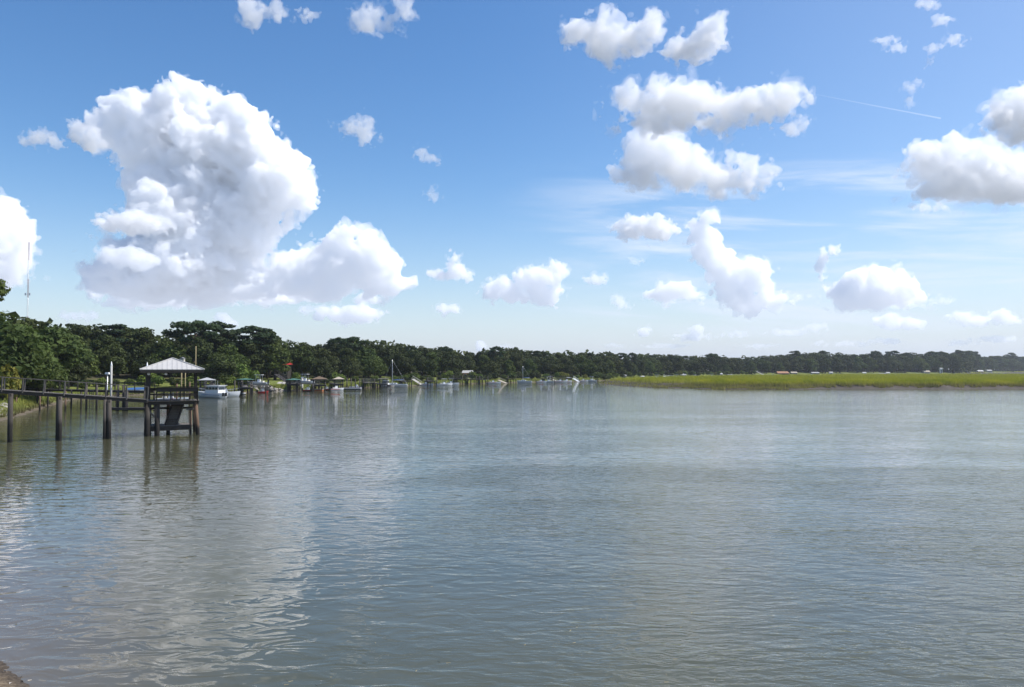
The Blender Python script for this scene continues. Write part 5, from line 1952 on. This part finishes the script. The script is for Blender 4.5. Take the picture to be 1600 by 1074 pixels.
for px, row, lab in ((1027, 593.0, 'tiny white boat in the far channel left of the white boathouses'), (1058, 592.0, 'tiny white boat below the white gabled boathouse'), (1112, 590.6, 'tiny white boat at the left end of the narrow channel'), (1208, 588.6, 'tiny white boat at the left foot of the rusty roof'),
                     (1268, 587.9, 'tiny white boat below the bright white shelter roof')):
    boat('motor', px, row - .4, .2, lab, 6.0, 'gel')

# ------------------------------------------------------------------ radio mast
mp_ = at(42, 540, 480)
mr_ = empty('radio_mast', (mp_.x, 480, 3), 0, 'tall thin red and white lattice radio mast behind the left trees', 'radio mast')
mh = at(42, 378, 480).z - 3
nsec = 7
for i in range(nsec):
    z0_, z1_ = mh * i / nsec, mh * (i + 1) / nsec
    mb = MB()
    rr = .42
    cs = [(rr * math.cos(a), rr * math.sin(a)) for a in (0, 2.094, 4.189)]
    for x, y in cs:
        mb.beam((x, y, z0_), (x, y, z1_), .09, .09)
    nb = 7
    for k in range(nb):
        za_, zb_ = z0_ + (z1_ - z0_) * k / nb, z0_ + (z1_ - z0_) * (k + 1) / nb
        for q in range(3):
            a, b_ = cs[q], cs[(q + 1) % 3]
            mb.beam((a[0], a[1], za_), (b_[0], b_[1], zb_), .05, .05)
    mb.build('mast_section', M['mast_red'] if i % 2 == 0 else M['alu'], mr_)
zz = at(42, 460, 480).z - 3
for s in (-1, 1):
    MB().box((s * 1.3, -.3, zz), (.7, .5, 1.5)).build('antenna_panel', M['alu'], mr_)
    MB().beam((0, 0, zz), (s * 1.2, -.3, zz), .1, .1).build('antenna_arm', M['alu'], mr_)
MB().tube([(0, 0, mh), (0, 0, mh + 3)], .06, 6).build('lightning_rod', M['alu'], mr_)


# ------------------------------------------------------------------ rocks
def rock_mesh(seed):
    rng = np.random.default_rng(seed)
    import bmesh
    bm = bmesh.new()
    bmesh.ops.create_icosphere(bm, subdivisions=1, radius=.5)
    for v in bm.verts:
        v.co *= 1 + float(rng.uniform(-.28, .22))
        v.co.z *= .62
    me = bpy.data.meshes.new('rock')
    bm.to_mesh(me)
    bm.free()
    me.materials.append(M['stone'])
    return me


ROCKS = [rock_mesh(k) for k in range(5)]


def rock_pile(name, spots, label, cat, single=True):
    c = sum((Vector(s[:3]) for s in spots), Vector()) / len(spots)
    r = empty(name, c, 0, label, cat)
    for s in spots:
        o = link('rock', ROCKS[DR.randrange(5)], r, Vector(s[:3]) - c, DR.uniform(0, 6))
        o.rotation_euler = (DR.uniform(-.4, .4), DR.uniform(-.4, .4), DR.uniform(0, 6))
        o.scale = (s[3] * DR.uniform(.8, 1.3), s[3] * DR.uniform(.8, 1.2), s[3] * DR.uniform(.7, 1.1))
    return r


spots = []
for k in range(70):
    px = DR.uniform(-40, 15)
    row = DR.uniform(627, 653)
    p = wat(px, 655 + (px - 0) * -.1)
    Y = p.y + (653 - row) * .38
    x = (px - 800) / FPX * Y
    z = float(land_h(np.array([x]), np.array([Y]))[0])
    spots.append((x, Y, max(z, .05) + .1, DR.uniform(.5, 1.1)))
rock_pile('rock_heap', spots, 'heap of pale broken rocks on the bank at the left edge under the pier', 'rocks')
spots = []
for k in range(110):
    t = DR.random()
    px = 398 + 52 * t
    Y = 172 + DR.uniform(0, 7) + 2 * t
    x = (px - 800) / FPX * Y
    z = float(land_h(np.array([x]), np.array([Y]))[0])
    spots.append((x, Y, z + DR.uniform(.1, 1.3) * (1 - abs(t - .3)), DR.uniform(.5, 1.0)))
rock_pile('rock_slope', spots, 'slope of pale rocks above the sandy landing between the two green roofed docks', 'rocks')
# sandy landing: sloping concrete apron with low wall
a_, b_ = wat(415, 611), wat(452, 610)
c_ = (a_ + b_) / 2
ap = empty('boat_ramp', (c_.x, c_.y + 1, 0), 0, 'pale sandy boat ramp with low brown edge left of the larger green roofed dock', 'boat ramp')
w_ = (b_ - a_).length / 2
mb = MB()
mb.add([(-w_, -2, -.5), (w_, -2, -.5), (w_, 9, 1.9), (-w_ * .8, 9, 1.9), (-w_, -2, -.9), (w_, -2, -.9), (w_, 9, .4), (-w_ * .8, 9, .4)], [(0, 1, 2, 3), (4, 7, 6, 5), (0, 4, 5, 1), (1, 5, 6, 2), (2, 6, 7, 3), (3, 7, 4, 0)])
mb.build('ramp_slab', M['concrete'], ap)
MB().beam((-w_ * 1.05, -.6, .2), (w_ * 1.0, -.6, .55), .3, .5).build('edge_timber', M['brown_pile'], ap)

# ------------------------------------------------------------------ foreshore odds and ends in the near left corner
rg = np.random.default_rng(8)
V_, T_ = [], []
n = 0
for k in range(1600):
    x, y = rg.uniform(-14, -6.2), rg.uniform(8, 17)
    z = float(land_h(np.array([x]), np.array([y]))[0])
    if z < -.02 or z > 1.2:
        continue
    s = rg.uniform(.012, .05) * (2.2 if rg.uniform() < .06 else 1)
    P = rg.normal(0, 1, (5, 3))
    P /= np.linalg.norm(P, axis=1)[:, None]
    P = P * s * np.array([1, 1, .5]) + np.array([x, y, z + .01])
    V_.append(P)
    T_ += [[n, n + 1, n + 2], [n, n + 2, n + 3], [n, n + 3, n + 4], [n + 1, n + 2, n + 4], [n + 1, n + 3, n + 4]]
    n += 5
sh_ = link('shell_gravel', np_mesh('shell_gravel', np.concatenate(V_), tris=T_, mat=M['stone']))
tag(sh_, 'broken shells and pebbles strewn over the sand in the bottom left corner', 'shell gravel', None, 'stuff')
# flecks of dead reed drifting on the water
V_, T_ = [], []
n = 0
for k in range(130):
    Y = 1 / rg.uniform(1 / 60, 1 / 12.5)
    x = rg.uniform(-.5, .35) * Y
    a = rg.uniform(0, 3.14)
    l = rg.uniform(.01, .045)
    w = .006
    dx, dy = math.cos(a), math.sin(a)
    V_ += [(x - dx * l, Y - dy * l, .006), (x + dx * l, Y + dy * l, .008), (x + dx * l - dy * w, Y + dy * l + dx * w, .012), (x - dx * l - dy * w, Y - dy * l + dx * w, .012)]
    T_ += [[n, n + 1, n + 2], [n, n + 2, n + 3]]
    n += 4
fl = link('floating_reed_debris', np_mesh('reed_bits', np.array(V_), tris=T_, mat=M['yellow_pole']))
tag(fl, 'scattered flecks of dead reed drifting on the near water', 'floating debris', None, 'stuff')
print('docks', round(time.time() - T0, 1))


# ------------------------------------------------------------------ humid air
def build_haze():
    m = bpy.data.materials.new('humid_air')
    m.use_nodes = True
    t = m.node_tree
    t.nodes.clear()
    out = t.nodes.new('ShaderNodeOutputMaterial')
    v = t.nodes.new('ShaderNodeVolumePrincipled')
    v.inputs['Color'].default_value = (0.86, 0.92, 1.0, 1)
    v.inputs['Density'].default_value = 0.00011
    v.inputs['Anisotropy'].default_value = 0.3
    t.links.new(v.outputs[0], out.inputs['Volume'])
    x0, x1, y0, y1, z0, z1 = -6300, 6500, -1100, 6800, -3.4, 96
    mb = MB()
    mb.box(((x0 + x1) / 2, (y0 + y1) / 2, (z0 + z1) / 2), (x1 - x0, y1 - y0, z1 - z0))
    o = mb.build('haze', m)
    tag(o, kind='stuff')


build_haze()
print('TRIS', sum(len(m.loops) - 2 * len(m.polygons) for m in bpy.data.meshes))
print('script', round(time.time() - T0, 1))
